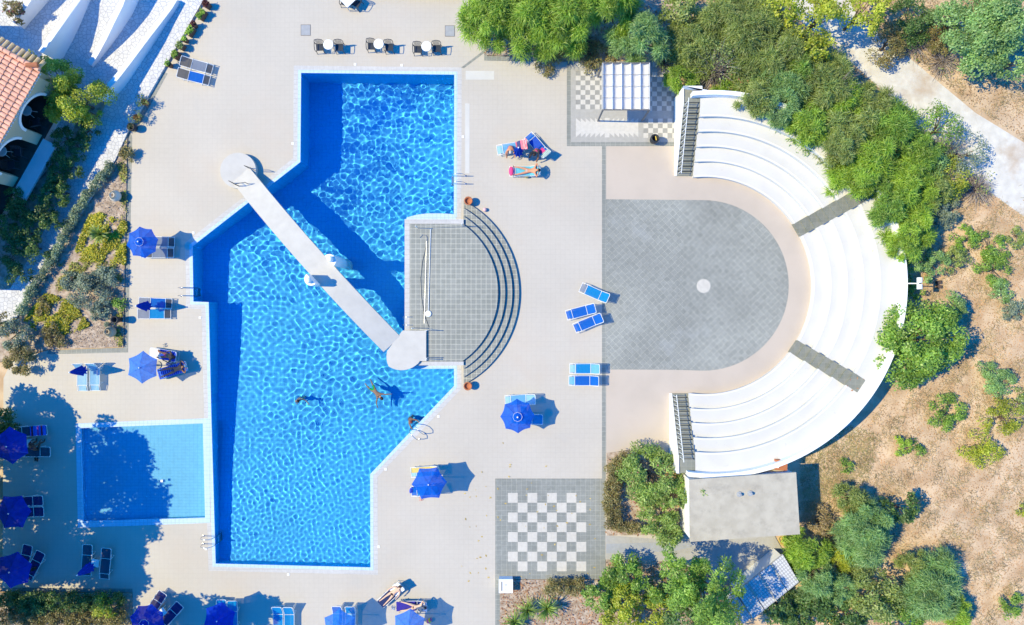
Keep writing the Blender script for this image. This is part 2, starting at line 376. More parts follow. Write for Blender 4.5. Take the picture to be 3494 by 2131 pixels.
def water(poly, name, level, step, waves, seed, tint, rings=()):
    rng = np.random.default_rng(seed); q = np.array(poly)
    (xa, ya), (xb, yb) = q.min(0)-8, q.max(0)+8
    X, Y = np.meshgrid(np.arange((xa-CX)*PX, (xb-CX)*PX, step), np.arange(-(yb-CY)*PX, -(ya-CY)*PX, step))
    Zz = np.zeros_like(X)
    yn = np.clip((CY-Y/PX-1250)/550, 0, 1)            # 0 at the deep end, 1 at the shallow end
    calm = .80+.14*np.sin(.31*X+.22*Y+1)*np.sin(.19*X-.27*Y+2.2)+.14*np.sin(.55*X-.4*Y)
    for lo, hi, n, amp, p, th0, spread, where in waves:
        wgt = {0: 1.0, 1: 1-.75*yn, 2: yn}[where]*(calm if where < 3 else 1)
        for _ in range(n):
            lam = np.exp(rng.uniform(np.log(lo), np.log(hi))); th = th0+rng.uniform(-spread, spread); k = 2*np.pi/lam
            warp = .25*np.sin(.35*X+rng.uniform(0, 6))+.25*np.sin(.3*Y+rng.uniform(0, 6))
            mod = .75+.45*np.sin(.23*X*np.cos(th+1)+.23*Y*np.sin(th+1)+rng.uniform(0, 6.28))
            Zz += wgt*amp*lam**p*mod*np.sin(k*(X*np.cos(th)+Y*np.sin(th)+warp*lam)+rng.uniform(0, 6.28))
    for cx_, cy_ in rings:
        g = G(cx_, cy_); rr = np.hypot(X-g.x, Y-g.y); Zz += .005*np.sin(rr*2*np.pi/.42)*np.exp(-rr/.9)
    keep = inside(X/PX+CX, CY-Y/PX, off_poly(poly, 7))
    ny, nx = X.shape; idx = np.arange(nx*ny).reshape(ny, nx)
    F = np.stack([idx[:-1, :-1], idx[:-1, 1:], idx[1:, 1:], idx[1:, :-1]], -1).reshape(-1, 4)
    kf = keep.ravel()[F].all(1); F = F[kf]
    used = np.unique(F); mapi = np.full(nx*ny, -1); mapi[used] = np.arange(len(used))
    V = np.stack([X, Y, Zz+level], -1).reshape(-1, 3)[used]
    o = tag(link(name, npmesh(name, V, mapi[F], WATER(name, tint), True)), kind='structure'); o.cycles.is_caustics_caster = True
    return o
water(POOL, 'water', -.07, .038, [(.26, .58, 80, .0027, 1.35, 0, math.pi, 1), (.22, .44, 80, .0044, 1.4, 0, math.pi, 2), (.8, 2.2, 16, .0012, 1, 0, math.pi, 0)], 3, (.90, .985, 1), ((1017, 1366), (1287, 1345), (1397, 1432)))
water(KIDS, 'water', -.05, .07, [(.5, 1.2, 20, .0008, 1.2, 0, math.pi, 0)], 5, (.93, .99, 1))
RECEIVERS = [w1, w2, f1, f2]

# grey border strips and paved boards
mb = MB()
for r_, z in ((rect(2054, 498, 2068, 1632), .004), (rect(1934, 206, 1948, 498), .004), (rect(1948, 484, 2300, 498), .004), (rect(1690, 1976, 1706, 2700), .004)):
    mb.sheet(g2(r_), z)
for pts in ([(442, 448), (450, 462), (451, 470), (437, 1197), (424, 1185), (437, 470)], [(424, 1185), (437, 1197), (437, 1202), (160, 1208), (165, 1194)],
            [(1652, 172), (1652, 206), (1934, 206), (1934, 196), (1662, 190), (1662, 150)], [(1573, 230), (1652, 170), (1652, 180), (1583, 232)], [(8, 2004), (452, 2008), (452, 2021), (8, 2016)],
            [(446, 448), (560, 245), (572, 250), (462, 452)]):
    mb.sheet(g2(pts), .004)
structure(mb, 'border_paving', mt_grey)
mb = MB()
for r_ in (rect(1589, 241, 1686, 271), rect(1587, 352, 1602, 591)): mb.sheet(g2(r_), .004)
structure(mb, 'pale_paving', mt_patch)
structure(MB().sheet(g2([(2068, 498), (2310, 498), (2310, 602), (2362, 603)]+arc_px(2398, 974, 372, 95, -98)+[(2293, 1345), (2285, 1500), (2240, 1540), (2068, 1560)]), .004), 'courtyard', mt_ring)
structure(MB().sheet(g2([(2068, 679)]+arc_px(2400, 973, 291, 90, -90)+[(2300, 1261), (2068, 1260)]), .008), 'stage_paving', mt_diag)
structure(MB().sheet(g2(rect(1690, 1632, 2066, 1976)), .008), 'chess_paving', mt_grey)
mb = MB(); q = 33.4
for r_ in range(8):
    for c_ in range(8):
        if (r_+c_) % 2 == 0: mb.sheet(g2(rect(1733+c_*q, 1681+r_*q, 1733+(c_+1)*q, 1681+(r_+1)*q)), .012)
structure(mb, 'chess_squares', mt_whitetile)
structure(MB().sheet(g2(rect(1948, 208, 2306, 484)), .006), 'game_paving', mt_game)
mw, mg = MB(), MB(); q = 16.4
def board(x0, y0, cols, rows, par, x1=2304):
    for r_ in range(rows):
        for c_ in range(cols):
            if x0+c_*q > x1-4: continue
            (mw if (r_+c_) % 2 == par else mg).sheet(g2(rect(x0+c_*q, y0+r_*q, min(x1, x0+(c_+1)*q), y0+(r_+1)*q)), .010)
board(1964.4, 241, 8, 8, 1); board(2192.5, 246, 7, 8, 0); board(2195.5, 404, 7, 4, 1); board(1964.4, 210, 21, 1, 0)
x0 = 1965
mw.sheet(g2(rect(x0, 416, x0+13*q, 453)), .010)
for i in range(13):
    a, b = x0+i*q, x0+(i+1)*q
    if i == 6: mw.sheet(g2(rect(a, 453, b, 468)), .010); mw.sheet(g2(rect(a, 402, b, 416)), .010); continue
    t = a if i < 6 else b
    mw.sheet(g2([(a, 416), (b, 416), (t, 402)]), .010); mw.sheet(g2([(a, 453), (b, 453), (t, 468)]), .010)
structure(mw, 'game_squares', mt_gwhite); structure(mg, 'game_squares', mt_boardgrey)
structure(MB().lathe([(0, .016), (.42, .016), (.44, .008)], G(2401, 975), 32), 'stage_disc', mt_whitetile)

# raised crazy-paved path on the left, beds, gravel road, lower path
PATH = [(-300, -400), (927, -400), (442, 447), (398, 545), (268, 748), (78, 1062), (52, 1092), (-300, 1160)]
structure(MB().prism(g2(PATH), -.06, .15), 'path', mt_stone)
structure(MB().prism(g2([(440, 452), (436, 470), (422, 1183), (160, 1192), (20, 1230), (-120, 1260), (-120, 1132), (54, 1093), (80, 1063), (270, 749), (400, 546)]), -.06, .06), 'planting_bed', mt_bedsoil)
structure(MB().prism(g2([(-120, 2022), (450, 2024), (450, 2700), (-120, 2700)]), -.06, .05), 'planting_bed', mt_bedsoil)
structure(MB().prism(g2([(1655, -400), (1655, 188), (1932, 192), (2312, 212), (2312, -400)]), -.06, .03), 'planting_bed', mt_bedsoil)
structure(MB().prism(g2([(2070, 1545), (2240, 1520), (2345, 1600), (2340, 1822), (2070, 1826)]), -.06, .05), 'planting_bed', mt_bedsoil)
structure(MB().prism(g2([(1706, 1978), (2066, 1978), (2068, 1908), (2268, 1914), (2490, 1965), (2540, 2700), (1706, 2700)]), -.06, .03), 'planting_bed', mt_bedsoil)
structure(MB().sheet(g2([(2068, 1826), (2360, 1846), (2642, 1826), (2676, 1886), (2560, 2000), (2268, 1912), (2068, 1906)]), .005), 'path', mt_game)
structure(MB().sheet(g2([(2068, 1855), (2345, 1846), (2420, 1850), (2300, 1880), (2068, 1887)]), .010), 'path', mt_drain)
structure(MB().sheet(g2([(2640, -160), (2860, -160), (2920, 40), (3050, 150), (3330, 383), (3700, 610), (3700, 900), (3494, 737), (3380, 655), (3150, 440), (2950, 250), (2720, 60)]), -.05), 'road', mt_road)
mb = MB()
mb.sheet(g2([(-120, 640), (120, 640), (250, 470), (282, 330), (372, 345), (348, 393), (300, 445), (262, 520), (262, 556), (130, 840), (40, 985), (-120, 1000)]), .155)
structure(mb, 'planting_bed', mt_bedsoil)
# ------------------------------------------------------------------ bridge over the pool
def seg(a, b, t): return (a[0]+(b[0]-a[0])*t, a[1]+(b[1]-a[1])*t)
br = thing('footbridge', 'pale arched footbridge crossing the big pool diagonally between round landings', 'bridge', G(1090, 890))
A0, B0 = G(830, 600), G(1345, 1172)
d = (B0-A0).normalized(); nrm = Vector((-d.y, d.x, 0))
def zb(t): return .40+.45*t+4*1.15*t*(1-t)
mb = MB(); N = 28; ring = []
for i in range(N+1):
    t = i/N; c = A0.lerp(B0, t); z = zb(t)
    ring += [c+nrm*.70+Vector((0, 0, z)), c-nrm*.70+Vector((0, 0, z)), c-nrm*.70+Vector((0, 0, z-.24)), c+nrm*.70+Vector((0, 0, z-.24))]
mb.add(ring, [(4*i+k, 4*(i+1)+k, 4*(i+1)+(k+1) % 4, 4*i+(k+1) % 4) for i in range(N) for k in range(4)]+[(0, 1, 2, 3), (4*N+3, 4*N+2, 4*N+1, 4*N)])
mb.build('deck', mt_bridge, br, world=True)
MB().prism(p2([(812+61*math.cos(rad(a)), 581-61*math.sin(rad(a))) for a in range(0, 360, 8)], .39), 0, .385).build('landing', mt_bridge, br, world=True)
z = Z(1280, 1080, 7.157)
head = [z(*q) for q in [(615, 410), (640, 370), (680, 335), (1245, 340), (1245, 1080), (1090, 1080), (1050, 1140), (1000, 1180), (920, 1235), (830, 1275), (720, 1300), (620, 1305), (510, 1290), (420, 1260), (330, 1210), (295, 1120), (280, 1040), (278, 950), (290, 860), (290, 840)]]
MB().prism(p2(head, .85), .45, .86, True).build('landing', mt_bridge, br, world=True)
MB().prism(p2([z(*q) for q in [(760, 480), (1180, 480), (1180, 1000), (760, 1000)]], .5), -2.2, .46).build('landing_support', mt_whited, br, world=True)
for (px_, py_, flip) in ((1123, 889, 0), (1061, 951, 1)):
    c = P(px_, py_, 2.85); ang = math.atan2(d.y, d.x)
    f = math.pi if flip else 0
    cc = (c.x, c.y, 0)
    pts = [(c.x+.40*math.cos(ang+f+math.pi*k/14), c.y+.40*math.sin(ang+f+math.pi*k/14)) for k in range(15)]
    pr = MB().prism(pts, -2.3, 2.85).build('post', mt_white, br, world=True); RECEIVERS.append(pr)
    off = nrm*(.14 if not flip else -.14)
    o = MB().ball((c.x+off.x-br.location.x, c.y+off.y-br.location.y, 2.99), .18, 16).build('ball', mt_white, pr, smooth=True)
def barrier(a, b, zt, zbase, label):
    A, B = P(a[0], a[1], zt), P(b[0], b[1], zt)
    t = thing('barrier', label, 'barrier', (A.x, A.y, zbase))
    D = B-A
    MB().tube([(0, 0, 0), (0, 0, zt-zbase)], .022).build('post', mt_black, t); MB().tube([(D.x, D.y, 0), (D.x, D.y, zt-zbase)], .022).build('post', mt_black, t)
    MB().tube([(0, 0, zt-zbase-.02), (D.x, D.y, zt-zbase-.02)], .018).build('bar', mt_black, t)
    return t
barrier((833, 564), (853, 571), 1.25, .40, 'short black rail at the upper corner of the left bridge landing')
barrier((780, 616), (801, 628), 1.25, .40, 'short black rail at the lower corner of the left bridge landing')
barrier((801, 627), (835, 621), 1.25, .40, 'black rail closing off the bridge mouth on the round left landing')

# ------------------------------------------------------------------ stepped terrace beside the pool
te = thing('terrace', 'raised half-round grey tiled terrace with four curved steps beside the pool', 'terrace', G(1500, 998))
Rs = [353, 330, 306, 282]
def clip_arc(R_, xc): 
    a = math.degrees(math.acos((xc-1418)/R_)); return arc_px(1418, 998, R_, a, -a, 48)
for i, R_ in enumerate(Rs):
    z1 = .175*(i+1)
    if i < 3:
        a = clip_arc(R_, 1583); MB().prism(g2(a), .175*i if i else 0, z1).build('step', mt_terr, te, world=True)
    else:
        a = arc_px(1418, 998, R_, math.degrees(math.acos((1583-1418)/R_)), -math.degrees(math.acos((1583-1418)/R_)), 48)
        MB().prism(g2([(1404, 768)]+[(1583, 768)]+a+[(1583, 1230), (1404, 1230)]), 0, z1).build('floor', mt_terr, te, world=True)
MB().prism(g2([(1386, 768), (1403.5, 768), (1403.5, 1229), (1386, 1229)]), 0, .685).build('kerb', mt_grate, te, world=True)
MB().prism(g2([(1386, 752), (1584, 752), (1584, 767.5), (1386, 767.5)]), 0, .685).build('kerb', mt_grate, te, world=True)
MB().prism(g2([(1410, 1230.5), (1584, 1230.5), (1584, 1243), (1410, 1243)]), 0, .685).build('kerb', mt_grate, te, world=True)

# ------------------------------------------------------------------ amphitheatre
AX, AY = 2398, 974
RR = [369, 417, 462, 507, 551]; RO, TH = 612, .38
am = thing('amphitheatre', 'white half-round amphitheatre with five curved seating tiers around the stage', 'amphitheatre', G(AX, AY))
def sector(r0, r1, xt=2362, xb=2346):
    def a_t(r): return math.degrees(math.acos(max(-1, min(1, (xt-AX)/r))))
    def a_b(r): return -math.degrees(math.acos(max(-1, min(1, (xb-AX)/r))))
    return arc_px(AX, AY, r0, a_t(r0), a_b(r0), 80)+arc_px(AX, AY, r1, a_t(r1), a_b(r1), 90)[::-1]
for i, r in enumerate(RR):
    MB().prism(g2(sector(r, RO)), TH*i if i else 0, TH*(i+1)).build('seat_tier', mt_tread, am, world=True)
    MB().prism(g2(sector(r-1.2, r+5)), TH*(i+1)-.05, TH*(i+1)+.012, True).build('lit_edge_band', mt_litedge, am, world=True)  # added pale band, its tone stands in for soft shading between tiers
MB().prism(g2(sector(RO, RO+14, 2330, 2316)), 0, 2.45).build('parapet', mt_white, am, world=True)
for (rt, nm) in ((30.8, 'upper'), (-34.2, 'lower')):
    mb = MB(); edges = [369]
    for r0, r1 in zip(RR, RR[1:]+[595]): edges += [r0, (r0+r1)/2] if r0 > 370 else [(r0+r1)/2]
    edges.append(595); ca, sa = math.cos(rad(rt)), math.sin(rad(rt))
    for k in range(len(edges)-1):
        zt = min(1.9, .19*(k+2)) + .022
        ra, rb = edges[k], edges[k+1]
        pts = [(AX+ca*r-sa*s, AY-(sa*r+ca*s)) for r, s in ((ra-2.5, -24), (rb-2.5, -24), (rb-2.5, 24), (ra-2.5, 24))]
        mb.prism(g2(pts), max(0, zt-.4), zt)
    mb.build('aisle_stair', mt_step, am, world=True)
def flight(x0, x1, ya, yb, n, yland, sgn, rail_x, wall_x):
    """side staircase between x0 and x1 climbing from ya (z=0) to yb (z=1.9); landing to yland"""
    mb = MB(); st = (yb-ya)/n
    for k in range(n):
        mb.prism(g2(rect(x0, ya+st*k, x1, ya+st*(k+1))), 0, 1.9*(k+1)/n)
    mb.prism(g2(rect(x0, yb, x1, yland)), 0, 1.902)
    s = mb.build('staircase', mt_step, am, world=True)
    eb = MB()  # dark strips paint in the shadow lines at the riser feet
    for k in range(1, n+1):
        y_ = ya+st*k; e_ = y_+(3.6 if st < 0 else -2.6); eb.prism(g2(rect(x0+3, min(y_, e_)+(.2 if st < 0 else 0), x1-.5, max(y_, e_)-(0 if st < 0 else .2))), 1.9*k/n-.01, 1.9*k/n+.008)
    o_ = am.location; eb.v = [(a-o_.x, b-o_.y, c-o_.z) for a, b, c in eb.v]; eb.build('riser_shade_strip', M('painted_riser_shade', (.045, .05, .055), .8, .1, 5, posed=True), s)
    # white side wall following the slope
    pts = [(wall_x, ya), (x0, ya), (x0, yb), (x0, yland), (wall_x, yland), (wall_x, yb)]
    zs = [.10, .10, 1.95, 2.0, 2.0, 1.95]
    MB().prism(g2(pts), 0, zs).build('side_wall', mt_white, am, world=True)
    rl = MB(); o = am.location
    top = [G(rail_x, ya+st*k, 1.9*(k+.5)/n+.85) for k in range(0, n+1)]
    rl.tube([t-o for t in top], .022)
    rl2 = MB()
    for k in range(0, n, 1):
        g = G(rail_x, ya+st*(k+.5)); rl2.tube([(g.x-o.x, g.y-o.y, 1.9*(k+1)/n), (g.x-o.x, g.y-o.y, 1.9*(k+1)/n+.86)], .019, 5)
    hr = rl.build('handrail', mt_metal, am); rl2.build('baluster', mt_metal, hr)
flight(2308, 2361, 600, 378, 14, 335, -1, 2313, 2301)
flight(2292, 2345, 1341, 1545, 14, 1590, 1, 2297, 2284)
MB().prism(g2([(2301, 334), (2361, 334), (2362, 352), (2398, 351), (2398, 362), (2361, 364)][:4]), 1.9, 2.44).build('landing_parapet', mt_white, am, world=True)

# ------------------------------------------------------------------ flat-roofed outbuilding, tiled shed
ob = thing('outbuilding', 'low white outbuilding with a rough grey concrete flat roof behind the amphitheatre', 'building', G(2490, 1690))
oc = [(2319, 1604), (2652, 1581), (2664, 1771), (2321, 1795)]
MB().prism(g2(oc), 0, 2.66).build('wall', mt_white, ob, world=True)
MB().prism(g2(off_poly(oc, 4)), 2.66, 2.82, True).build('roof', mt_conc, ob, world=True)
for x, y in ((2524, 1687), (2561, 1684)):
    c = P(x, y, 2.95); MB().lathe([(0, .0), (.16, 0), (.17, .05), (.06, .07), (.06, .22), (.10, .24), (0, .26)], (c.x-ob.location.x, c.y-ob.location.y, 2.82), 12).build('roof_vent', mt_drain, ob, smooth=False)
bs = thing('brick_step', 'small terracotta brick step wedged between the amphitheatre wall and the grey roof', 'step', G(2622, 1561))
MB().box((0, 0, 1.1), (.7, .62, 2.2), -.05).build('block', mt_terra, bs); MB().box((-.1, -.36, 1.0), (.6, .1, 2.0), -.05).build('edge', mt_conc, bs)
MB().box((-.25, -.1, 2.24), (.12, .1, .08)).build('cap', mt_white, bs)
z = Z(2500, 1860, 5.546)
sh = thing('shed', 'low shed roofed with pale ribbed tiles in dappled tree shade', 'shed', G(2620, 1995))
rc = [p2([z(*q)], 1.5)[0] for q in [(60, 890), (960, 170), (1260, 690), (390, 1390)]]
def mixp(u, v):
    a = Vector(rc[0]).lerp(Vector(rc[1]), u); b = Vector(rc[3]).lerp(Vector(rc[2]), u); return a.lerp(b, v)
mt_rib = TILE('white_ribbed_tile', (.60, .60, .60), (.56, .56, .56), (.36, .36, .37), .16, .03, rot=rad(-38.6), h=.19, stain=.1, bump=1.0)
us = [0, .245, .49, .745, 1.0]
for a, b in zip(us, us[1:]):
    q = [mixp(a+.008, 0), mixp(b-.008, 0), mixp(b-.008, 1), mixp(a+.008, 1)]
    MB().prism([(p.x, p.y) for p in q], 1.36, 1.5).build('roof_panel', mt_rib, sh, world=True)
for u in us[1:4]:
    q = [mixp(u-.012, 0), mixp(u+.012, 0), mixp(u+.012, .55 if u != .49 else 1), mixp(u-.012, .55 if u != .49 else 1)]
    MB().prism([(p.x, p.y) for p in q], 1.5, 1.56).build('ridge_strip', mt_conc, sh, world=True)
MB().prism([(mixp(u, v).x, mixp(u, v).y) for u, v in ((.03, .03), (.97, .03), (.97, .95), (.03, .95))], -.06, 1.36).build('wall', mt_whited, sh, world=True)
q = [mixp(-.2, .22), mixp(-.01, .22), mixp(-.01, 1), mixp(-.2, 1)]
MB().prism([(p.x, p.y) for p in q], 1.1, 1.25).build('lean_to_roof', mt_rib, sh, world=True)
q = [mixp(-.18, .26), mixp(-.02, .26), mixp(-.02, .95), mixp(-.18, .95)]
MB().prism([(p.x, p.y) for p in q], -.06, 1.1).build('lean_to_wall', mt_whited, sh, world=True)

# ------------------------------------------------------------------ pergola with a white sagging awning
pg = thing('pergola', 'grey framed pergola with a white sagging fabric awning over the board games', 'pergola', G(2114, 337))
x0, x1, y0, y1, zt = 2040, 2190, 262, 412, 2.5
o = pg.location
cor = [G(x0, y0)-o, G(x1, y0)-o, G(x1, y1)-o, G(x0, y1)-o]
mt_frame = M('grey_frame', (.16, .15, .15), .5, .08, 4, 0)
for c in cor: MB().box((c.x, c.y, zt/2), (.09, .09, zt)).build('post', mt_frame, pg)
for a, b in ((0, 1), (1, 2), (2, 3), (3, 0)): MB().tube([(cor[a].x, cor[a].y, zt), (cor[b].x, cor[b].y, zt)], .045).build('beam', mt_frame, pg)
mt_awn = FABRIC('white_awning', (.74, .73, .74), .3, .02, .03)
W_, D_ = cor[1].x-cor[0].x, cor[0].y-cor[3].y
nb = 5
for k in range(nb):
    mb = MB(); nu, nv = 8, 8
    for j in range(nv+1):
        for i in range(nu+1):
            u, v = i/nu, j/nv
            sag = .17*math.sin(math.pi*u)+.03*math.sin(math.pi*v*4)**2*math.sin(math.pi*u)
            mb.v.append((cor[0].x+W_*(k+u)/nb, cor[3].y+D_*v, zt+.03-sag))
    mb.f = [(j*(nu+1)+i, j*(nu+1)+i+1, (j+1)*(nu+1)+i+1, (j+1)*(nu+1)+i) for j in range(nv) for i in range(nu)]
    mb.build('awning_panel', mt_awn, pg, smooth=True)
for k in range(nb+1):
    x = cor[0].x+W_*k/nb; MB().tube([(x, cor[3].y, zt+.05), (x, cor[0].y, zt+.05)], .018, 5).build('batten', mt_metal, pg)
for k in (1, 2, 3):
    y = cor[3].y+D_*k/4; MB().tube([(cor[0].x-.05, y, zt+.06), (cor[1].x+.05, y, zt+.06)], .012, 5).build('wire', mt_frame, pg)
mb = MB(); mb.poly([(cor[0].x+.0, cor[3].y, zt+.04), (cor[0].x-.0, cor[0].y, zt+.04), (cor[0].x-.02, cor[0].y, zt-.42), (cor[0].x-.02, cor[3].y, zt-.42)])
mb.build('side_valance', mt_awn, pg)

# ------------------------------------------------------------------ house with arched loggia
hs_ = thing('house', 'cream house with terracotta pantile roof and white-rimmed arched loggias', 'house', G(266, 330), math.atan2(-.8708, -.4916)); hs_.scale = (1, 1, .93)
def vert(pts_sz, y0, y1):
    mb = MB().prism(pts_sz, y0, y1, True); mb.v = [(a, c, b) for a, b, c in mb.v]; return mb
ol = [(0, 1.0)]
for a in (.81, 3.80, 6.79, 9.78):
    ol += [(a, 1.0), (a, 2.6)]+[(a+1.15-1.15*math.cos(math.pi*k/14), 2.6+1.12*math.sin(math.pi*k/14)) for k in range(1, 14)]+[(a+2.3, 2.6), (a+2.3, 1.0)]
ol += [(14, 1.0), (14, 4.15), (0, 4.15)]
vert(ol, -.45, -.12).build('wall', mt_cream, hs_)
vert([(0, 0.1), (14, .1), (14, 1.0), (0, 1.0)], -.45, -.15).build('wall', mt_whited, hs_)
MB().box((-.15, -2.2, 2.1), (.3, 3.6, 4.1)).build('wall', mt_cream, hs_)
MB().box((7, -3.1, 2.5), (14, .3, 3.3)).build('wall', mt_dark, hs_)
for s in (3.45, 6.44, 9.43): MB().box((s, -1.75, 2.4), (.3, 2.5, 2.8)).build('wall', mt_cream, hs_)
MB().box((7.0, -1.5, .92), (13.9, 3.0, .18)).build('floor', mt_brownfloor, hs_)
MB().box((5.2, .42, .9), (3.9, 1.0, .14)).build('porch_slab', mt_whited, hs_)
for a in (.81, 3.80, 6.79):
    ring = [(a+1.15-1.30*math.cos(math.pi*k/16), 2.6+1.27*math.sin(math.pi*k/16)) for k in range(17)]+[(a+1.15+1.14*math.cos(math.pi*k/16), 2.6+1.11*math.sin(math.pi*k/16)) for k in range(17)]
    vert(ring, -.46, -.05).build('arch_rim', mt_white, hs_)
rng = np.random.default_rng(4); V, F = [], []
cw, cl, sl = .27, .40, .17
for i in range(-1, 52):
    for j in range(11):
        s0 = -.25+i*cw; y0 = .06-j*cl; b = len(V)
        for (yy, rr, lift) in ((y0+.03, .135, .035), (y0-cl, .118, .0)):
            for k in range(6):
                th = math.pi*k/5; V.append((s0+cw/2-rr*math.cos(th)*1.0, yy+rng.normal(0, .004), 4.2+(.06-yy)*sl+lift+rr*.62*math.sin(th)))
        F += [(b+k, b+k+1, b+7+k, b+6+k) for k in range(5)]
link('roof', npmesh('roof', V, F, mt_roof), hs_)
MB().poly([(-.5, .02, 4.2), (14, .02, 4.2), (14, -4.3, 4.92), (-.5, -4.3, 4.92)]).build('roof_underlay', mt_dark, hs_)
mb = MB()
for j in range(10):
    y = -.05-j*.42; mb.tube([(-.42, y+.1, 4.36+.17*(-y)), (-.42, y-.42, 4.34+.17*(.42-y))], [.13, .11], 8)
mb.build('ridge_tiles', mt_roof, hs_)
mb = MB()
for j in range(14):
    y = -.1-j*.3; mb.tube([(-.42, y, 4.30+.17*(-y)), (-.98, y, 4.10+.17*(-y))], [.10, .12], 8)
mb.build('verge_tiles', M('pale_tile', (.55, .40, .22), .8, .15, 4), hs_)
MB().tube([(-.28, -.55, 4.62), (-.62, -.05, 4.52)], [.13, .16], 10).build('drain_pipe', mt_terra, hs_)
mb = MB()
for i in range(70): mb.box((i*.2-.2, .09, 4.17), (.12, .07, .03))
mb.build('eave_ends', mt_white, hs_)
bpy.context.view_layer.update()
wq = [hs_.matrix_basis.inverted() @ G(x, y) for x, y in ((-300, 88), (-66, 88), (-66, 235), (-300, 235))]
MB().prism([(q.x, q.y) for q in wq], 0, 4.9).build('shade_wing', mt_cream, hs_)  # unseen block added and sized for the shade it casts on the paving

# ------------------------------------------------------------------ white ramp walls, top left
def ramp_wall(right, zs, label, th=.32):
    g = G(*right[0]); t = thing('garden_wall', label, 'wall', (g.x, g.y, .15), group='white walls of the garden ramps')
    zz = [.15+h for h in zs]; Rw = [P(p[0], p[1], z) for p, z in zip(right, zz)]; Lw = []
    for i in range(len(Rw)):
        dd = (Rw[min(i+1, len(Rw)-1)]-Rw[max(i-1, 0)]); n_ = Vector((-dd.y, dd.x, 0)).normalized()
        Lw.append(Rw[i]+n_*th)
    n = len(Rw); mb = MB(); vs = []
    for i in range(n): vs += [(Rw[i].x, Rw[i].y, .0), (Rw[i].x, Rw[i].y, zz[i]), (Lw[i].x, Lw[i].y, zz[i]), (Lw[i].x, Lw[i].y, 0)]
    mb.add(vs, [(4*i+k, 4*i+k+1, 4*(i+1)+k+1, 4*(i+1)+k) for i in range(n-1) for k in range(3)]+[(0, 3, 2, 1), (4*n-4, 4*n-3, 4*n-2, 4*n-1)])
    mb.build('wall_body', mt_white, t, world=True)
ramp_wall([(53, 81), (92, 22), (106, 0), (150, -70)], [.8, 1.0, 1.1, 1.3], 'white ramp wall beside the pink-tinged shrub in the corner', .3)
ramp_wall([(146, 181), (190, 118), (240, 47), (279, -6), (320, -60)], [1.7, 1.5, 1.15, .75, .5], 'tall white ramp wall rising behind the dark green tree')
ramp_wall([(312, 224), (338, 180), (363, 134), (387, 84), (419, 20), (440, -40)], [.25, .45, .7, .95, 1.15, 1.3], 'white ramp wall that tapers to a point between its neighbours')
ramp_wall([(331, 333), (352, 320), (373, 302), (392, 282), (410, 261), (450, 209), (512, 126), (560, 64), (587, 28), (604, 0)], [1.0, 1.0, 1.0, 1.0, .95, .85, .7, .5, .42, .4], 'long curved white ramp wall ending in a hook beside the tree')

# ------------------------------------------------------------------ floodlight behind the amphitheatre
fl = thing('floodlight', 'white twin-headed floodlight on a thin pole behind the top tier', 'floodlight', G(3020, 972, -.06))
tp = P(3141, 966, 3.2)-fl.location
MB().tube([(0, 0, 0), (0, 0, 2.6), (tp.x*.6, tp.y*.6, 2.95), (tp.x, tp.y, 3.1)], .035, 8).build('pole', mt_metal, fl)
for s in (.19, -.19): MB().tube([(tp.x-.02, tp.y+s-.15, 3.2), (tp.x-.02, tp.y+s+.15, 3.2)], .15, 12).build('lamp_head', mt_metal, fl)
st = thing('stone_block', 'pair of dark stone blocks on the dry soil right of the floodlight', 'block', G(3200, 970, -.06))
MB().box((0, .14, .12), (.26, .2, .24), .2).build('block', mt_brownfloor, st); MB().box((.02, -.14, .12), (.24, .2, .24), -.1).build('block', mt_brownfloor, st)
# ------------------------------------------------------------------ sun loungers
FAB = {}
def fab(key, col, see=.1):
    if key not in FAB: FAB[key] = FABRIC('sling_'+key, col, .3, see, .06)
    return FAB[key]
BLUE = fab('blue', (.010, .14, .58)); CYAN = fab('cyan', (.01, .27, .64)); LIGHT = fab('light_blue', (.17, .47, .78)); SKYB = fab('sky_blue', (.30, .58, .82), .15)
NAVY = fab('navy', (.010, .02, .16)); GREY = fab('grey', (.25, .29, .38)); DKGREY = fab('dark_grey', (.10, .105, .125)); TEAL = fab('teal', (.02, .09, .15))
_lc = {}
def cached(key, fn):
    if key not in _lc: _lc[key] = fn()
    return _lc[key]
def panel(x0, z0, x1, z1, w, mat, name, sag=.03):
    mb = MB(); n, m = 6, 4
    for i in range(n+1):
        for j in range(m+1):
            u, v = i/n, j/m
            mb.v.append((x0+(x1-x0)*u, (v-.5)*w, z0+(z1-z0)*u-sag*math.sin(math.pi*v)))
    mb.f = [(i*(m+1)+j, (i+1)*(m+1)+j, (i+1)*(m+1)+j+1, i*(m+1)+j+1) for i in range(n) for j in range(m)]
    return mb.mesh(name, mat, True)
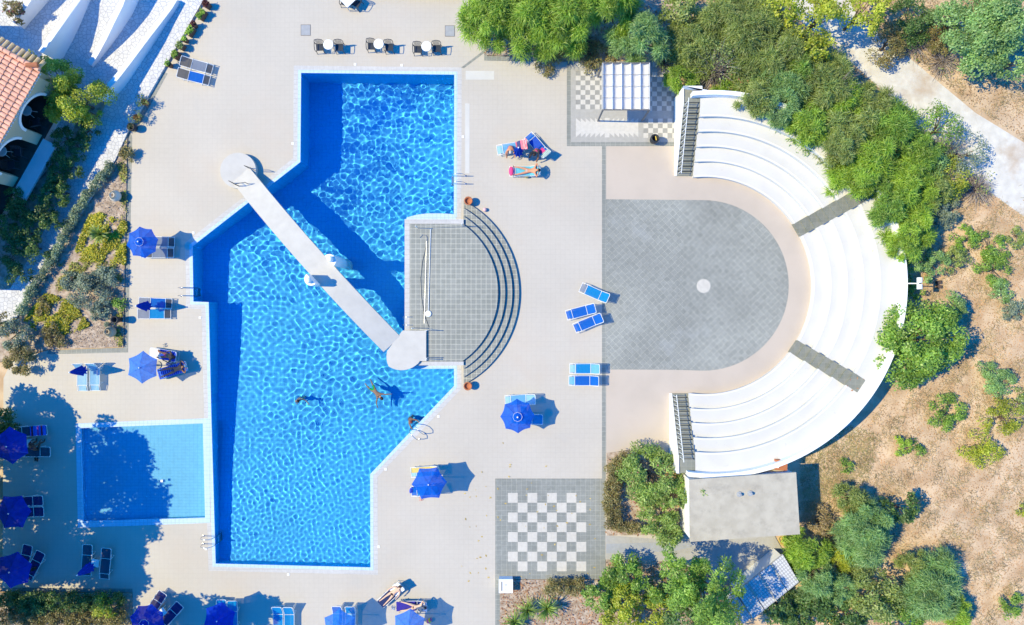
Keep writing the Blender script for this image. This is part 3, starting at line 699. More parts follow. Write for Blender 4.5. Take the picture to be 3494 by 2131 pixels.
def lounger(px, py, head, label, seat, back=None, foot=None, ba=42, group='sun loungers around the pool', zc=.36):
    c = P(px, py, zc); t = thing('sun_lounger', label, 'sun lounger', (c.x, c.y, 0), rad(head), group)
    back = back or seat; foot = foot or seat; w = .60; a = rad(ba)
    bx, bz = .34+.68*math.cos(a), .36+.68*math.sin(a)
    def frame():
        mb = MB()
        for s in (1, -1): mb.tube([(-.96, s*.31, .27), (-.62, s*.31, .36), (.36, s*.31, .36), (.62, s*.31, .33)], .017, 6)
        mb.tube([(-.96, -.31, .27), (-.96, .31, .27)], .015, 6); mb.tube([(.34, -.31, .36), (.34, .31, .36)], .015, 6); mb.tube([(-.6, -.31, .36), (-.6, .31, .36)], .015, 6)
        for x, z in ((-.95, .28), (-.62, .365), (.34, .37)):
            for s in (1, -1): mb.ball((x, s*.30, z), .035, 6)
        return mb.mesh('frame', mt_metal)
    def leg(x):
        mb = MB(); mb.tube([(x-.08, .31, .36), (x+.05, .33, .02), (x+.05, -.33, .02), (x-.08, -.31, .36)], .015, 6); return mb.mesh('leg', mt_metal)
    def bframe():
        mb = MB(); mb.tube([(.36, .31, .36), (bx-.05*math.cos(a), .31, bz-.05*math.sin(a)), (bx, .25, bz), (bx, -.25, bz), (bx-.05*math.cos(a), -.31, bz-.05*math.sin(a)), (.36, -.31, .36)], .017, 6)
        for s in (1, -1): mb.ball((bx-.03, s*.28, bz+.01), .035, 6)
        if ba > 5: mb.tube([(.34+.4*math.cos(a), .3, .36+.4*math.sin(a)), (.75, .3, .02), (.75, -.3, .02), (.34+.4*math.cos(a), -.3, .36+.4*math.sin(a))], .013, 6)
        return mb.mesh('backrest_frame', mt_metal)
    link('frame', cached('frame', frame), t)
    link('leg', cached('leg1', lambda: leg(-.5)), t); link('leg', cached('leg2', lambda: leg(.42)), t)
    link('backrest_frame', cached(('bf', ba), bframe), t)
    link('seat', cached(('s', seat.name), lambda: panel(-.60, .365, .34, .365, w-.03, seat, 'seat')), t)
    link('backrest', cached(('b', back.name, ba), lambda: panel(.36, .37, bx-.02, bz, w-.05, back, 'backrest')), t)
    link('footrest', cached(('f', foot.name), lambda: panel(-.95, .285, -.62, .365, w-.12, foot, 'footrest')), t)
    return t
L = lounger
L(672, 222, 165, 'grey lounger below the planter row, upper of the slanted pair', GREY, DKGREY, DKGREY, 14)
L(662, 261, 166, 'lounger with a bright blue towel-covered seat, lower of the slanted pair', BLUE, DKGREY, DKGREY, 14)
L(541, 824, 179, 'grey lounger half under the blue parasol by the pool corner, upper of two', GREY, DKGREY, DKGREY, 8)
L(538, 862, 180, 'grey lounger beside the blue parasol by the pool corner, lower of two', GREY, DKGREY, DKGREY, 8)
L(532, 1033, 177, 'grey lounger with deep blue seat next to a closed parasol', BLUE, GREY, DKGREY, 10)
L(528, 1070, 180, 'grey lounger with lighter blue seat below the closed parasol', CYAN, GREY, DKGREY, 10)
L(280, 1281, 90, 'pale blue lounger with raised back, left of two behind a closed parasol', SKYB, LIGHT, SKYB, 50)
L(323, 1280, 90, 'pale blue lounger with raised back, right of two behind a closed parasol', SKYB, LIGHT, SKYB, 50)
LA = L(562, 1210, -9, 'lounger with white and blue towels under the reading sunbather', SKYB, BLUE, SKYB, 35)
LB = L(591, 1262, 17, 'lounger with a blue striped towel under the tanned sunbather', BLUE, BLUE, BLUE, 20)
LCg = L(1748, 503, 9, 'light blue lounger with a pink striped towel over its back', LIGHT, LIGHT, SKYB, 40)
LD = L(1836, 498, -49, 'blue lounger slanting down to the right beside the closed parasol', BLUE, BLUE, BLUE, 40)
LE = L(1791, 583, 0, 'light blue lounger with a bright pink pillow at its foot', LIGHT, SKYB, LIGHT, 25)
L(2030, 1000, -24, 'cyan lounger at the edge of the grey stage, top of the fan of three', CYAN, CYAN, GREY)
L(1984, 1062, 15, 'blue lounger in the middle of the fan of three by the stage', BLUE)
L(2009, 1100, 23, 'blue lounger at the bottom of the fan of three by the stage', BLUE)
L(1997, 1257, 0, 'cyan lounger, upper of the level pair left of the stage', CYAN, LIGHT, SKYB)
L(1994, 1298, 0, 'blue lounger, lower of the level pair left of the stage', BLUE, BLUE, LIGHT)
L(1776, 1363, 3, 'light blue lounger peeking out above the large vented parasol', LIGHT, SKYB, SKYB, 30)
L(1797, 1430, 0, 'dark blue lounger in the shade under the large vented parasol', CYAN, CYAN, CYAN, 10)
L(1454, 1608, 5, 'lounger with a yellow towel above the parasol by the pool', LIGHT, CYAN, SKYB, 38)
L(1455, 1673, 5, 'lounger with a blue cushion poking out under the parasol by the pool', CYAN, CYAN, BLUE, 38)
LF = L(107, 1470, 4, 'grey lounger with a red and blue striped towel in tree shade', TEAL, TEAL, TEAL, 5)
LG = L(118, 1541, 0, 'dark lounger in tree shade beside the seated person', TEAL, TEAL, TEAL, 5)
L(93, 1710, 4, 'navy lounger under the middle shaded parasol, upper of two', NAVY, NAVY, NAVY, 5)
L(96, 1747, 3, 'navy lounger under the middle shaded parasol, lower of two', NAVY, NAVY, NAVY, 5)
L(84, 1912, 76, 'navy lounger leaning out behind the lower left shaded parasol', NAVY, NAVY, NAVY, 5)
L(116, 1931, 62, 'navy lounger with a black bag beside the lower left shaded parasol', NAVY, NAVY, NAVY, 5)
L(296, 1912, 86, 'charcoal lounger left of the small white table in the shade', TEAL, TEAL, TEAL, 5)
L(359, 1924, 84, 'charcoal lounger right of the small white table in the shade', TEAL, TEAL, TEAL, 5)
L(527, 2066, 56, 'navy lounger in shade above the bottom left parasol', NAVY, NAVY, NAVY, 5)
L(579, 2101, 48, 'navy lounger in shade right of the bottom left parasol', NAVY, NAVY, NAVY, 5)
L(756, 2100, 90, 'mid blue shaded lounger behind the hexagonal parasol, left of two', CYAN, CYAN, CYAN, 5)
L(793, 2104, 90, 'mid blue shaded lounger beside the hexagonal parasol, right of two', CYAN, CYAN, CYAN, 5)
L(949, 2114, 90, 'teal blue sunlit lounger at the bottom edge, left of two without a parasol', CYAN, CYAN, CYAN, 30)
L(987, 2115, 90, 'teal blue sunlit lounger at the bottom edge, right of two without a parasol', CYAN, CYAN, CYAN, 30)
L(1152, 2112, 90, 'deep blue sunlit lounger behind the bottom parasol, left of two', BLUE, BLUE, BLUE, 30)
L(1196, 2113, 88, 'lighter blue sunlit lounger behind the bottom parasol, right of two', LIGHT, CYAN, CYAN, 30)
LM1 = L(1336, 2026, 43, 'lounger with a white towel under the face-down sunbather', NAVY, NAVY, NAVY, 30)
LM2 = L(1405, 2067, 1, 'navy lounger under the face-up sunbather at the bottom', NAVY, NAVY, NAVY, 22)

# ------------------------------------------------------------------ parasols
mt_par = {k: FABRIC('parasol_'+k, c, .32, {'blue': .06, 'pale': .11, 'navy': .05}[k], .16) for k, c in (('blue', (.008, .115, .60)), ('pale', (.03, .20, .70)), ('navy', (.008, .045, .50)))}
def make_parasol(n, vent, col):
    t = thing('parasol', '', 'parasol')
    zt, zr = 2.2, 1.80; m = mt_par[col]; mb = MB(); rings = [.0, .3, .6, .82, 1.0]; sub = 6
    for ri, r in enumerate(rings):
        for k in range(n*sub):
            u = (k % sub)/sub; a = 2*math.pi*k/(n*sub); da = 2*math.pi*(u-.5)/n
            straight = math.cos(math.pi/n)/math.cos(da)
            rr = r*straight*(1-(.06*r*math.sin(math.pi*u))); zz = zt-(zt-zr)*(r*.75+.25*r*r)+.03*r*math.sin(math.pi*u)*0-.025*math.sin(math.pi*u)*r
            mb.v.append((rr*math.cos(a), rr*math.sin(a), zz))
    w = n*sub
    mb.f = [(i*w+k, i*w+(k+1) % w, (i+1)*w+(k+1) % w, (i+1)*w+k) for i in range(1, len(rings)-1) for k in range(w)]+[(0, w+(k+1) % w, w+k) for k in range(w)]
    mb.build('canopy', m, t, smooth=False)
    if vent:
        mb = MB(); mb.v = [(0, 0, zt+.10)]+[(.26*math.cos(2*math.pi*k/n), .26*math.sin(2*math.pi*k/n), zt-.01) for k in range(n)]
        mb.f = [(0, 1+k, 1+(k+1) % n) for k in range(n)]; mb.build('vent_cap', m, t)
        mb = MB(); pts = [(.27*math.cos(2*math.pi*k/n), .27*math.sin(2*math.pi*k/n), zt-.01) for k in range(n+1)]; mb.tube(pts, .009, 4); mb.build('piping', mt_metal, t)
    MB().ball((0, 0, zt+(.13 if vent else .04)), .055 if vent else .04, 8).build('finial', mt_tablew, t)
    MB().tube([(0, 0, 0), (0, 0, zt)], .024, 8).build('pole', mt_metal, t)
    MB().lathe([(0, 0), (.26, 0), (.26, .06), (.06, .09), (.04, .3), (0, .3)], n=14).build('base', mt_conc, t)
    for k in range(n):
        a = 2*math.pi*k/n; MB().tube([(.02*math.cos(a), .02*math.sin(a), zt-.03), (.98*math.cos(a), .98*math.sin(a), zr-.03)], .009, 4).build('rib', mt_metal, t)
    for k in range(n):
        a = 2*math.pi*k/n; MB().tube([(.03*math.cos(a), .03*math.sin(a), 1.62), (.5*math.cos(a), .5*math.sin(a), zt-.24)], .007, 4).build('strut', mt_metal, t)
    return t
_par = {}
def parasol(px, py, R_, rot, n, vent, col, label):
    key = (n, vent, col); c = P(px, py, 2.2); g = 'open parasols around the pools'
    if key not in _par:
        t = make_parasol(*key); _par[key] = t; t.location = (c.x, c.y, 0); t.rotation_euler = (0, 0, rad(rot)); t['label'] = label; t['group'] = g
    else: t = dup(_par[key], (c.x, c.y, 0), rad(rot), label, g)
    t.scale = (R_, R_, 1); return t
parasol(474, 824, .98, 10, 8, True, 'blue', 'blue eight-panel parasol at the edge of the planted bed')
parasol(475, 1254, 1.0, 28, 6, False, 'pale', 'pale blue six-panel parasol left of two sunbathers')
parasol(1766, 1422, 1.05, 2, 8, True, 'blue', 'large blue vented parasol standing alone right of the pool')
parasol(1462, 1653, 1.08, 4, 6, False, 'blue', 'blue six-panel parasol beside the narrow arm of the pool')
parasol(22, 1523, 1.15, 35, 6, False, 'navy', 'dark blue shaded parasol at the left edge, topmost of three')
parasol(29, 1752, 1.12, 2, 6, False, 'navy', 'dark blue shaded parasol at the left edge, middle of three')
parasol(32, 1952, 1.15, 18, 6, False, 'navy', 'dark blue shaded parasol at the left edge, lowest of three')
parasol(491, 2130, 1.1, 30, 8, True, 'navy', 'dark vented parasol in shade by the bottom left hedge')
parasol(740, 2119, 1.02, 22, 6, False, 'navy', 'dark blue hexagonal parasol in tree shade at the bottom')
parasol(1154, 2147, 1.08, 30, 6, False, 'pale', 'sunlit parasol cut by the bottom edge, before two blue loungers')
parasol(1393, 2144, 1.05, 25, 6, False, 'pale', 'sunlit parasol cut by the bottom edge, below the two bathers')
def folded(px, py, label, col='blue'):
    c = P(px, py, 2.25); t = thing('closed_parasol', label, 'parasol', (c.x, c.y, 0), random.random(), 'closed parasols')
    mb = MB(); n, rows = 24, [(.03, 2.2), (.09, 2.05), (.16, 1.6), (.22, 1.15), (.27, .92), (.2, .86)]
    for r, z_ in rows:
        for k in range(n):
            a = 2*math.pi*k/n; q = r*(1+(.28 if k % 3 == 0 else -.16)*min(1, r/.15)); mb.v.append((q*math.cos(a), q*math.sin(a), z_+(.06*math.sin(k*2.1) if r > .2 else 0)))
    mb.f = [(i*n+k, i*n+(k+1) % n, (i+1)*n+(k+1) % n, (i+1)*n+k) for i in range(len(rows)-1) for k in range(n)]
    mb.build('folded_canopy', FABRIC_FOLD, t, smooth=False)
    MB().tube([(0, 0, 0), (0, 0, 2.25)], .024, 8).build('pole', mt_metal, t); MB().ball((0, 0, 2.27), .05, 8).build('finial', mt_tablew, t)
    MB().lathe([(0, 0), (.26, 0), (.26, .06), (.05, .09), (0, .09)], n=14).build('base', mt_conc, t)
FABRIC_FOLD = FABRIC('folded_cloth', (.012, .05, .42), .15, 0, .1)
folded(1769, 503, 'closed bright blue parasol between the seated man and the striped towel')
folded(237, 1270, 'closed dark blue parasol behind the pale blue loungers')
folded(464, 1043, 'closed dark blue parasol between the two blue seats left of the pool')
folded(263, 1962, 'closed parasol in tree shade by the small white table')

# ------------------------------------------------------------------ chairs and tables
def make_chair():
    t = thing('garden_chair', '', 'chair')
    MB().prism([(-.22, -.22), (.22, -.22), (.24, .2), (-.24, .2)], .40, .43, True).build('seat', mt_char, t)
    mb = MB(); arch = [(-.27, .2, .43), (-.28, .27, .7), (-.22, .30, .86), (0, .32, .92), (.22, .30, .86), (.28, .27, .7), (.27, .2, .43)]
    mb.tube(arch, .020, 6)
    for k in range(8):
        x = -.19+.38*k/7; mb.tube([(x*.9, .2, .43), (x, .30, .89-abs(x)*.18)], .013, 4)
    mb.build('backrest', mt_char, t)
    for s in (1, -1): MB().tube([(s*.28, .26, .66), (s*.29, 0, .65), (s*.27, -.24, .62), (s*.25, -.26, .42)], .022, 6).build('armrest', mt_char, t)
    for x, y in ((-.22, -.24), (.22, -.24), (.24, .24), (-.24, .24)): MB().tube([(x, y, .42), (x*1.18, y*1.18, 0)], [.024, .018], 6).build('leg', mt_char, t)
    return t
def make_table():
    t = thing('side_table', '', 'table')
    MB().lathe([(0, .69), (.30, .69), (.315, .70), (.315, .72), (.30, .73), (0, .73)], n=28).build('table_top', mt_tablew, t)
    for k in range(3):
        a = 2*math.pi*k/3+.3; MB().tube([(.05*math.cos(a), .05*math.sin(a), .69), (.24*math.cos(a), .24*math.sin(a), 0)], .018, 6).build('leg', mt_tablew, t)
    return t
ch0, tb0 = make_chair(), make_table(); first = [1, 1]
def put(o, i, loc, rz, label, group):
    if first[i]: first[i] = 0; o.location = loc; o.rotation_euler = (0, 0, rz); o['label'] = label; o['group'] = group; return o
    return dup(o, loc, rz, label, group)
for tx, ty, cl, cr, nm in ((1120, 151, (1091, 160), (1157.5, 160), 'left'), (1292, 149, (1267, 156), (1327, 160), 'middle'), (1455, 157, (1425, 167), (1490, 164), 'right')):
    put(tb0, 1, P(tx, ty, .72)*1 - Vector((0, 0, .72)), .4, 'round white table of the %s set above the pool' % nm, 'round white tables above the pool')
    for (cx_, cy_), s in ((cl, 'left'), (cr, 'right')):
        c = P(cx_, cy_, .43); put(ch0, 0, (c.x, c.y, 0), random.uniform(-.06, .06)+.03, 'dark slatted chair %s of the white table in the %s set' % (s, nm), 'dark garden chairs above the pool')
for cx_, cy_, rz, lb in ((1178, 6, -.35, 'dark chair by the square white table, partly cut by the top edge'), (1216, 10, -.5, 'dark chair right of the square white table at the top edge')):
    c = P(cx_, cy_, .43); put(ch0, 0, (c.x, c.y, 0), rz, lb, 'dark garden chairs above the pool')
def sqtable(px, py, label, s=.55, h=.70, rz=.1, group=None):
    c = P(px, py, h); t = thing('square_table', label, 'table', (c.x, c.y, 0), rz, group)
    MB().box((0, 0, h-.015), (s, s, .03)).build('table_top', mt_tablew, t)
    for x in (-1, 1):
        for y in (-1, 1): MB().tube([(x*s*.42, y*s*.42, h-.03), (x*s*.46, y*s*.46, 0)], .016, 6).build('leg', mt_tablew, t)
sqtable(1186, -8, 'square white table cut by the top edge', .85, .72, .75)
sqtable(324, 1921, 'small white table between two charcoal loungers in the shade', .48, .42, -.15)
sqtable(553, 2089, 'small white table between two navy loungers in the shade', .45, .42, .7)
sqtable(96, 1512, 'small pale table beside the shaded parasol on the left', .48, .42, .2)
sqtable(1766, 1400, 'small white table under the large vented parasol', .42, .42, .1)
# round tables and stools inside the loggia
for (s, y, lb) in ((2.2, -1.2, 'round white table inside the upper loggia arch'), (5.1, -1.3, 'round white table inside the lower loggia arch')):
    w = hs_.matrix_basis @ Vector((s, y, 1.01)); dup(tb0, w, .2, lb, 'round tables in the loggias')
for k, (s, y) in enumerate(((4.7, -.6), (5.6, -.6), (2.6, -.5))):
    w = hs_.matrix_basis @ Vector((s, y, 1.01)); dup(ch0, w, k*1.7, ('dark chair on the left under the lower loggia arch', 'dark chair on the right under the lower loggia arch', 'dark chair under the upper loggia arch')[k], 'chairs in the loggias')

# ------------------------------------------------------------------ pool ladders
def make_ladder():
    t = thing('pool_ladder', '', 'ladder')
    for s in (.25, -.25):
        r = MB().tube([(-.10, s, -1.0), (-.10, s, .25), (-.04, s, .62), (.12, s, .80), (.42, s, .80), (.66, s, .62), (.74, s, .3), (.74, s, .0)], .022, 8).build('handrail', mt_steel, t, smooth=True)
        MB().lathe([(.055, 0), (.055, .03), (.02, .04)], (.74, s, 0), 10).build('flange', mt_steel, r); RECEIVERS.append(r)
    for z_ in (-.3, -.6, -.9): RECEIVERS.append(MB().box((-.12, 0, z_), (.10, .5, .03)).build('step', mt_steel, t))
    return t
lad = None
for px_, py_, rz, lb in ((1549, 613, 0, 'steel pool ladder on the right side of the deep end'), (659, 995, 180, 'steel pool ladder on the left side above the notch'),
                         (734, 1841, 180, 'steel pool ladder near the bottom left pool corner'), (1413, 1459, -46, 'steel pool ladder on the slanting pool edge by the bather'), (1383, 1094, 0, 'steel pool ladder partly in the shade beside the bridge')):
    w = G(px_, py_)
    if lad is None: lad = make_ladder(); lad.location = w; lad.rotation_euler = (0, 0, rad(rz)); lad['label'] = lb; lad['group'] = 'steel pool ladders'
    else: dup(lad, w, rad(rz), lb, 'steel pool ladders')

# ------------------------------------------------------------------ pots, urns, planters and small things
def pot(px, py, label, prof, mat, z0=0, inner=None, group=None, name='plant_pot', cat='pot', n=20):
    zt = max(p[1] for p in prof); c = P(px, py, z0+zt); t = thing(name, label, cat, (c.x, c.y, z0), 0, group)
    MB().lathe(prof, n=n).build('vessel', mat, t, smooth=True)
    if inner: MB().lathe([(0, inner[1]), (inner[0], inner[1])], n=n).build('soil', mt_dark, t)
    return t
TP = [(0, 0), (.17, 0), (.24, .42), (.27, .42), (.27, .5), (.21, .5), (.19, .36), (0, .36)]
pot(1598, 684, 'terracotta pot at the top tip of the curved steps', TP, mt_terra, group='terracotta pots by the steps')
pot(1596, 1317, 'terracotta pot at the bottom tip of the curved steps', TP, mt_terra, group='terracotta pots by the steps')
UR = [(0, 0), (.16, 0), (.33, .22), (.36, .40), (.28, .58), (.15, .74), (.17, .72), (.11, .72), (.10, .55), (0, .5)]
mt_urn = M('cream_clay', (.62, .55, .45), .7, .08, 4); mt_urn2 = M('tan_clay', (.42, .35, .24), .8, .12, 4)
pot(381, 664, 'cream clay urn on the bare soil of the left bed', UR, mt_urn, .06, name='clay_urn', cat='urn')
pot(364, 1131, 'tan clay urn at the bottom right of the left bed', UR, mt_urn2, .06, name='clay_urn', cat='urn')
pot(389, 1090, 'dark glazed pot above the tan urn in the left bed', [(0, 0), (.14, 0), (.22, .5), (.24, .75), (.17, .75), (.15, .5), (0, .5)], mt_black, .06)
bl = P(1654, 714, .2); b = thing('beach_ball', 'small pale pink ball lying right of the curved steps', 'ball', (bl.x, bl.y, .13)); MB().ball((0, 0, 0), .13, 14).build('shell', M('pink_rubber', (.75, .45, .45), .6), b, smooth=True)
MB().lathe([(0, .128), (.05, .118)], n=10).build('cap', mt_terra, b)
bn = P(2236, 470, .8); b = thing('litter_bin', 'round black litter bin on the lower board game squares', 'bin', (bn.x, bn.y, 0))
MB().lathe([(0, 0), (.18, 0), (.26, .3), (.28, .7), (.24, .8), (.18, .8), (.16, .5), (0, .5)], n=20).build('body', mt_black, b, smooth=True)
MB().box((.05, 0, .74), (.05, .26, .05), .2).build('strap', M('yellow_strap', (.7, .5, .08), .6), b)
for x, y, lb in ((1043, 102, 'grey square drain cover above the left pool corner'), (1535, 105, 'grey square drain cover above the right pool corner')):
    w = G(x, y); t = thing('drain_cover', lb, 'drain cover', (w.x, w.y, 0), 0, 'square drain covers'); MB().box((0, 0, .008), (.56, .64, .016)).build('lid', mt_drain, t); MB().box((0, 0, .006), (.62, .70, .012)).build('rim', mt_frame, t)
lid = None
for x, y in ((1212, 219), (1371, 222), (999, 489), (1580, 466), (660, 794), (683, 1083), (703, 1872), (984, 1959), (1292, 1864), (1316, 1600), (1496, 1420), (552, 1640)):
    w = G(x, y, .004)
    if lid is None: lid = thing('skimmer_lid', 'small white skimmer lid set into the deck near the pool edge', 'lid', w, 0, 'white skimmer lids'); MB().box((0, 0, .008), (.15, .15, .016)).build('cover', mt_tablew, lid); MB().lathe([(.03, .017), (.035, .02), (0, .02)], n=8).build('knob', mt_metal, lid)
    else: dup(lid, w, 0, None, None)
# sign cabinet at the bed corner
c = P(1726, 1999, .55); sg = thing('plan_board', 'white cabinet topped by a printed floor plan at the bed corner', 'sign', (c.x, c.y, 0))
MB().box((0, 0, .27), (.84, .84, .54)).build('cabinet', mt_white, sg); MB().box((0, 0, .555), (.88, .86, .03)).build('top_panel', mt_tablew, sg)
mb = MB(); mb.box((-.25, 0, .573), (.055, .58, .008)); mb.build('dark_bar', mt_black, sg)
mb = MB()
for x0_, y0_, x1_, y1_ in ((-.08, .27, -.08, .06), (.0, .27, .32, .27), (.02, .12, .34, .12), (-.16, -.06, 0, -.06), (-.16, -.2, 0, -.2), (.08, .02, .08, -.27), (.25, .02, .25, -.27), (-.16, -.28, .32, -.28), (-.06, .05, .06, .1), (0, -.06, 0, -.28), (.34, .27, .34, .12)):
    mb.box(((x0_+x1_)/2, (y0_+y1_)/2, .573), (abs(x1_-x0_)+.014, abs(y1_-y0_)+.014, .006))
mb.build('plan_lines', M('pale_grey_ink', (.42, .42, .5), .7, 0, 1, 0), sg)
# low wooden rack at the top edge
bw = thing('bench', 'low dark wooden bench along the top edge beside the feathery trees', 'bench', G(1420, -22))
MB().box((0, .05, .42), (5.2, .5, .06)).build('seat', M('dark_wood', (.09, .05, .04), .7, .2, 5), bw); MB().box((1.2, -.28, .25), (3.2, .06, .5)).build('front_panel', mt_conc, bw)
for x in (-2.4, -.8, .8, 2.4): MB().box((x, .05, .2), (.1, .4, .4)).build('leg', mt_dark, bw)
# poles, nets and rope barrier on the terrace
zz = Z(1200, 650, 2.147)
def on_ter(x, y, z_=.72): return P(*zz(x, y), z_)
a, b_ = on_ter(577, 282, .74), on_ter(561, 895, .74); t = thing('pool_brush', 'long white pole with a round brush head lying on the terrace', 'pool brush', a)
MB().tube([(0, 0, 0), b_-a], .022, 8).build('pole', mt_metal, t); e = b_-a; MB().lathe([(0, .05), (.16, .045), (.2, .02), (.2, 0), (0, -.01)], (e.x, e.y-.05, e.z), 16).build('brush_head', mt_tablew, t)
a, b_ = on_ter(549, 368, .73), on_ter(532, 972, .73); t = thing('pool_net', 'thin pole with a hooped net lying beside the brush', 'pool net', a)
MB().tube([(0, 0, 0), b_-a], .018, 8).build('pole', mt_steel, t)
hp = [on_ter(x, y, .73)-a for x, y in ((549, 368), (556, 350), (545, 328), (520, 322), (500, 345))]; MB().tube(hp, .014, 6).build('hoop', mt_steel, t)
hp = [on_ter(x, y, .72)-a for x, y in ((549, 395), (518, 520), (506, 640), (512, 780), (530, 900), (566, 1000))]; MB().tube(hp, .010, 5).build('cord', mt_black, t)
def rope_barrier(pts, label, h=1.0):
    W0 = [on_ter(x, y, .7+h) for x, y in pts]; t = thing('rope_barrier', label, 'barrier', (W0[0].x, W0[0].y, .7))
    for w in W0:
        r = w-W0[0]; MB().tube([(r.x, r.y, 0), (r.x, r.y, h)], .020, 8).build('post', mt_metal, t); MB().ball((r.x, r.y, h), .035, 8).build('post_knob', mt_metal, t)
    for u, v in zip(W0, W0[1:]):
        u_, v_ = u-W0[0], v-W0[0]; p_ = [u_.lerp(v_, k/8)+Vector((0, 0, h-.05-.22*math.sin(math.pi*k/8)*min(1, (v-u).length/2))) for k in range(9)]
        for q_ in p_: q_.z -= 0
        MB().tube([(q_.x, q_.y, q_.z-.0) for q_ in p_], .010, 5).build('rope', mt_rope, t)
rope_barrier([(805, 243), (467, 260)], 'rope barrier along the upper edge of the terrace')
rope_barrier([(440, 1008), (548, 1024)], 'rope barrier at the foot of the bridge landing')
rope_barrier([(545, 1240), (548, 1228)], 'single steel post pair at the lower corner of the landing')
# garden hose, yellow crate
hz = P(2680, 1842); t = thing('garden_hose', 'coiled yellow garden hose on the paving corner by the outbuilding', 'hose', (hz.x, hz.y, .03))
pts = [((.46-.0022*k+.04*math.sin(k*.7))*math.cos(k*.26), (.36-.0016*k+.03*math.sin(k*.9))*math.sin(k*.26), .02+.0006*k) for k in range(130)]
pts += [(.5+.03*k, .2+.02*k+.1*math.sin(k*.8), .03) for k in range(10)]
MB().tube(pts, .017, 6).build('coil', M('yellow_hose', (.55, .40, .08), .5), t); MB().tube([pts[-1], (pts[-1][0]+.12, pts[-1][1]+.04, .03)], .024, 8).build('nozzle', mt_black, t)
w = P(2834, 2112, .2); t = thing('crate', 'yellow plastic crate half hidden among the bottom shrubs', 'crate', (w.x, w.y, 0), -.9)
mb = MB(); mb.box((0, .2, .1), (.7, .03, .2)); mb.box((0, -.2, .1), (.7, .03, .2)); mb.box((.34, 0, .1), (.03, .37, .2)); mb.box((-.34, 0, .1), (.03, .37, .2)); mb.box((0, 0, .01), (.65, .37, .02))
mb.build('tray', M('yellow_plastic', (.6, .45, .05), .5), t)
MB().box((0, .225, .19), (.3, .03, .03)).build('handle', M('dark_yellow', (.4, .28, .04), .5), t)
# ------------------------------------------------------------------ people
def V3(*a): return Vector(a).normalized()
def skin_mesh(verts, edges, radii, mat, name, sub=1):
    me = bpy.data.meshes.new('tmp'); me.from_pydata([tuple(v) for v in verts], edges, []); o = bpy.data.objects.new('tmp', me); COL.objects.link(o)
    md = o.modifiers.new('skin', 'SKIN'); md.use_smooth_shade = True; md.branch_smoothing = .3
    if sub: s = o.modifiers.new('sub', 'SUBSURF'); s.levels = sub; s.render_levels = sub
    sv = me.skin_vertices[0].data
    for i, r in enumerate(radii): sv[i].radius = (r, r)
    sv[0].use_root = True
    dg = bpy.context.evaluated_depsgraph_get(); out = bpy.data.meshes.new_from_object(o.evaluated_get(dg)); out.name = name
    out.materials.clear(); out.materials.append(mat); out.polygons.foreach_set('use_smooth', [True]*len(out.polygons))
    bpy.data.objects.remove(o); bpy.data.meshes.remove(me); return out
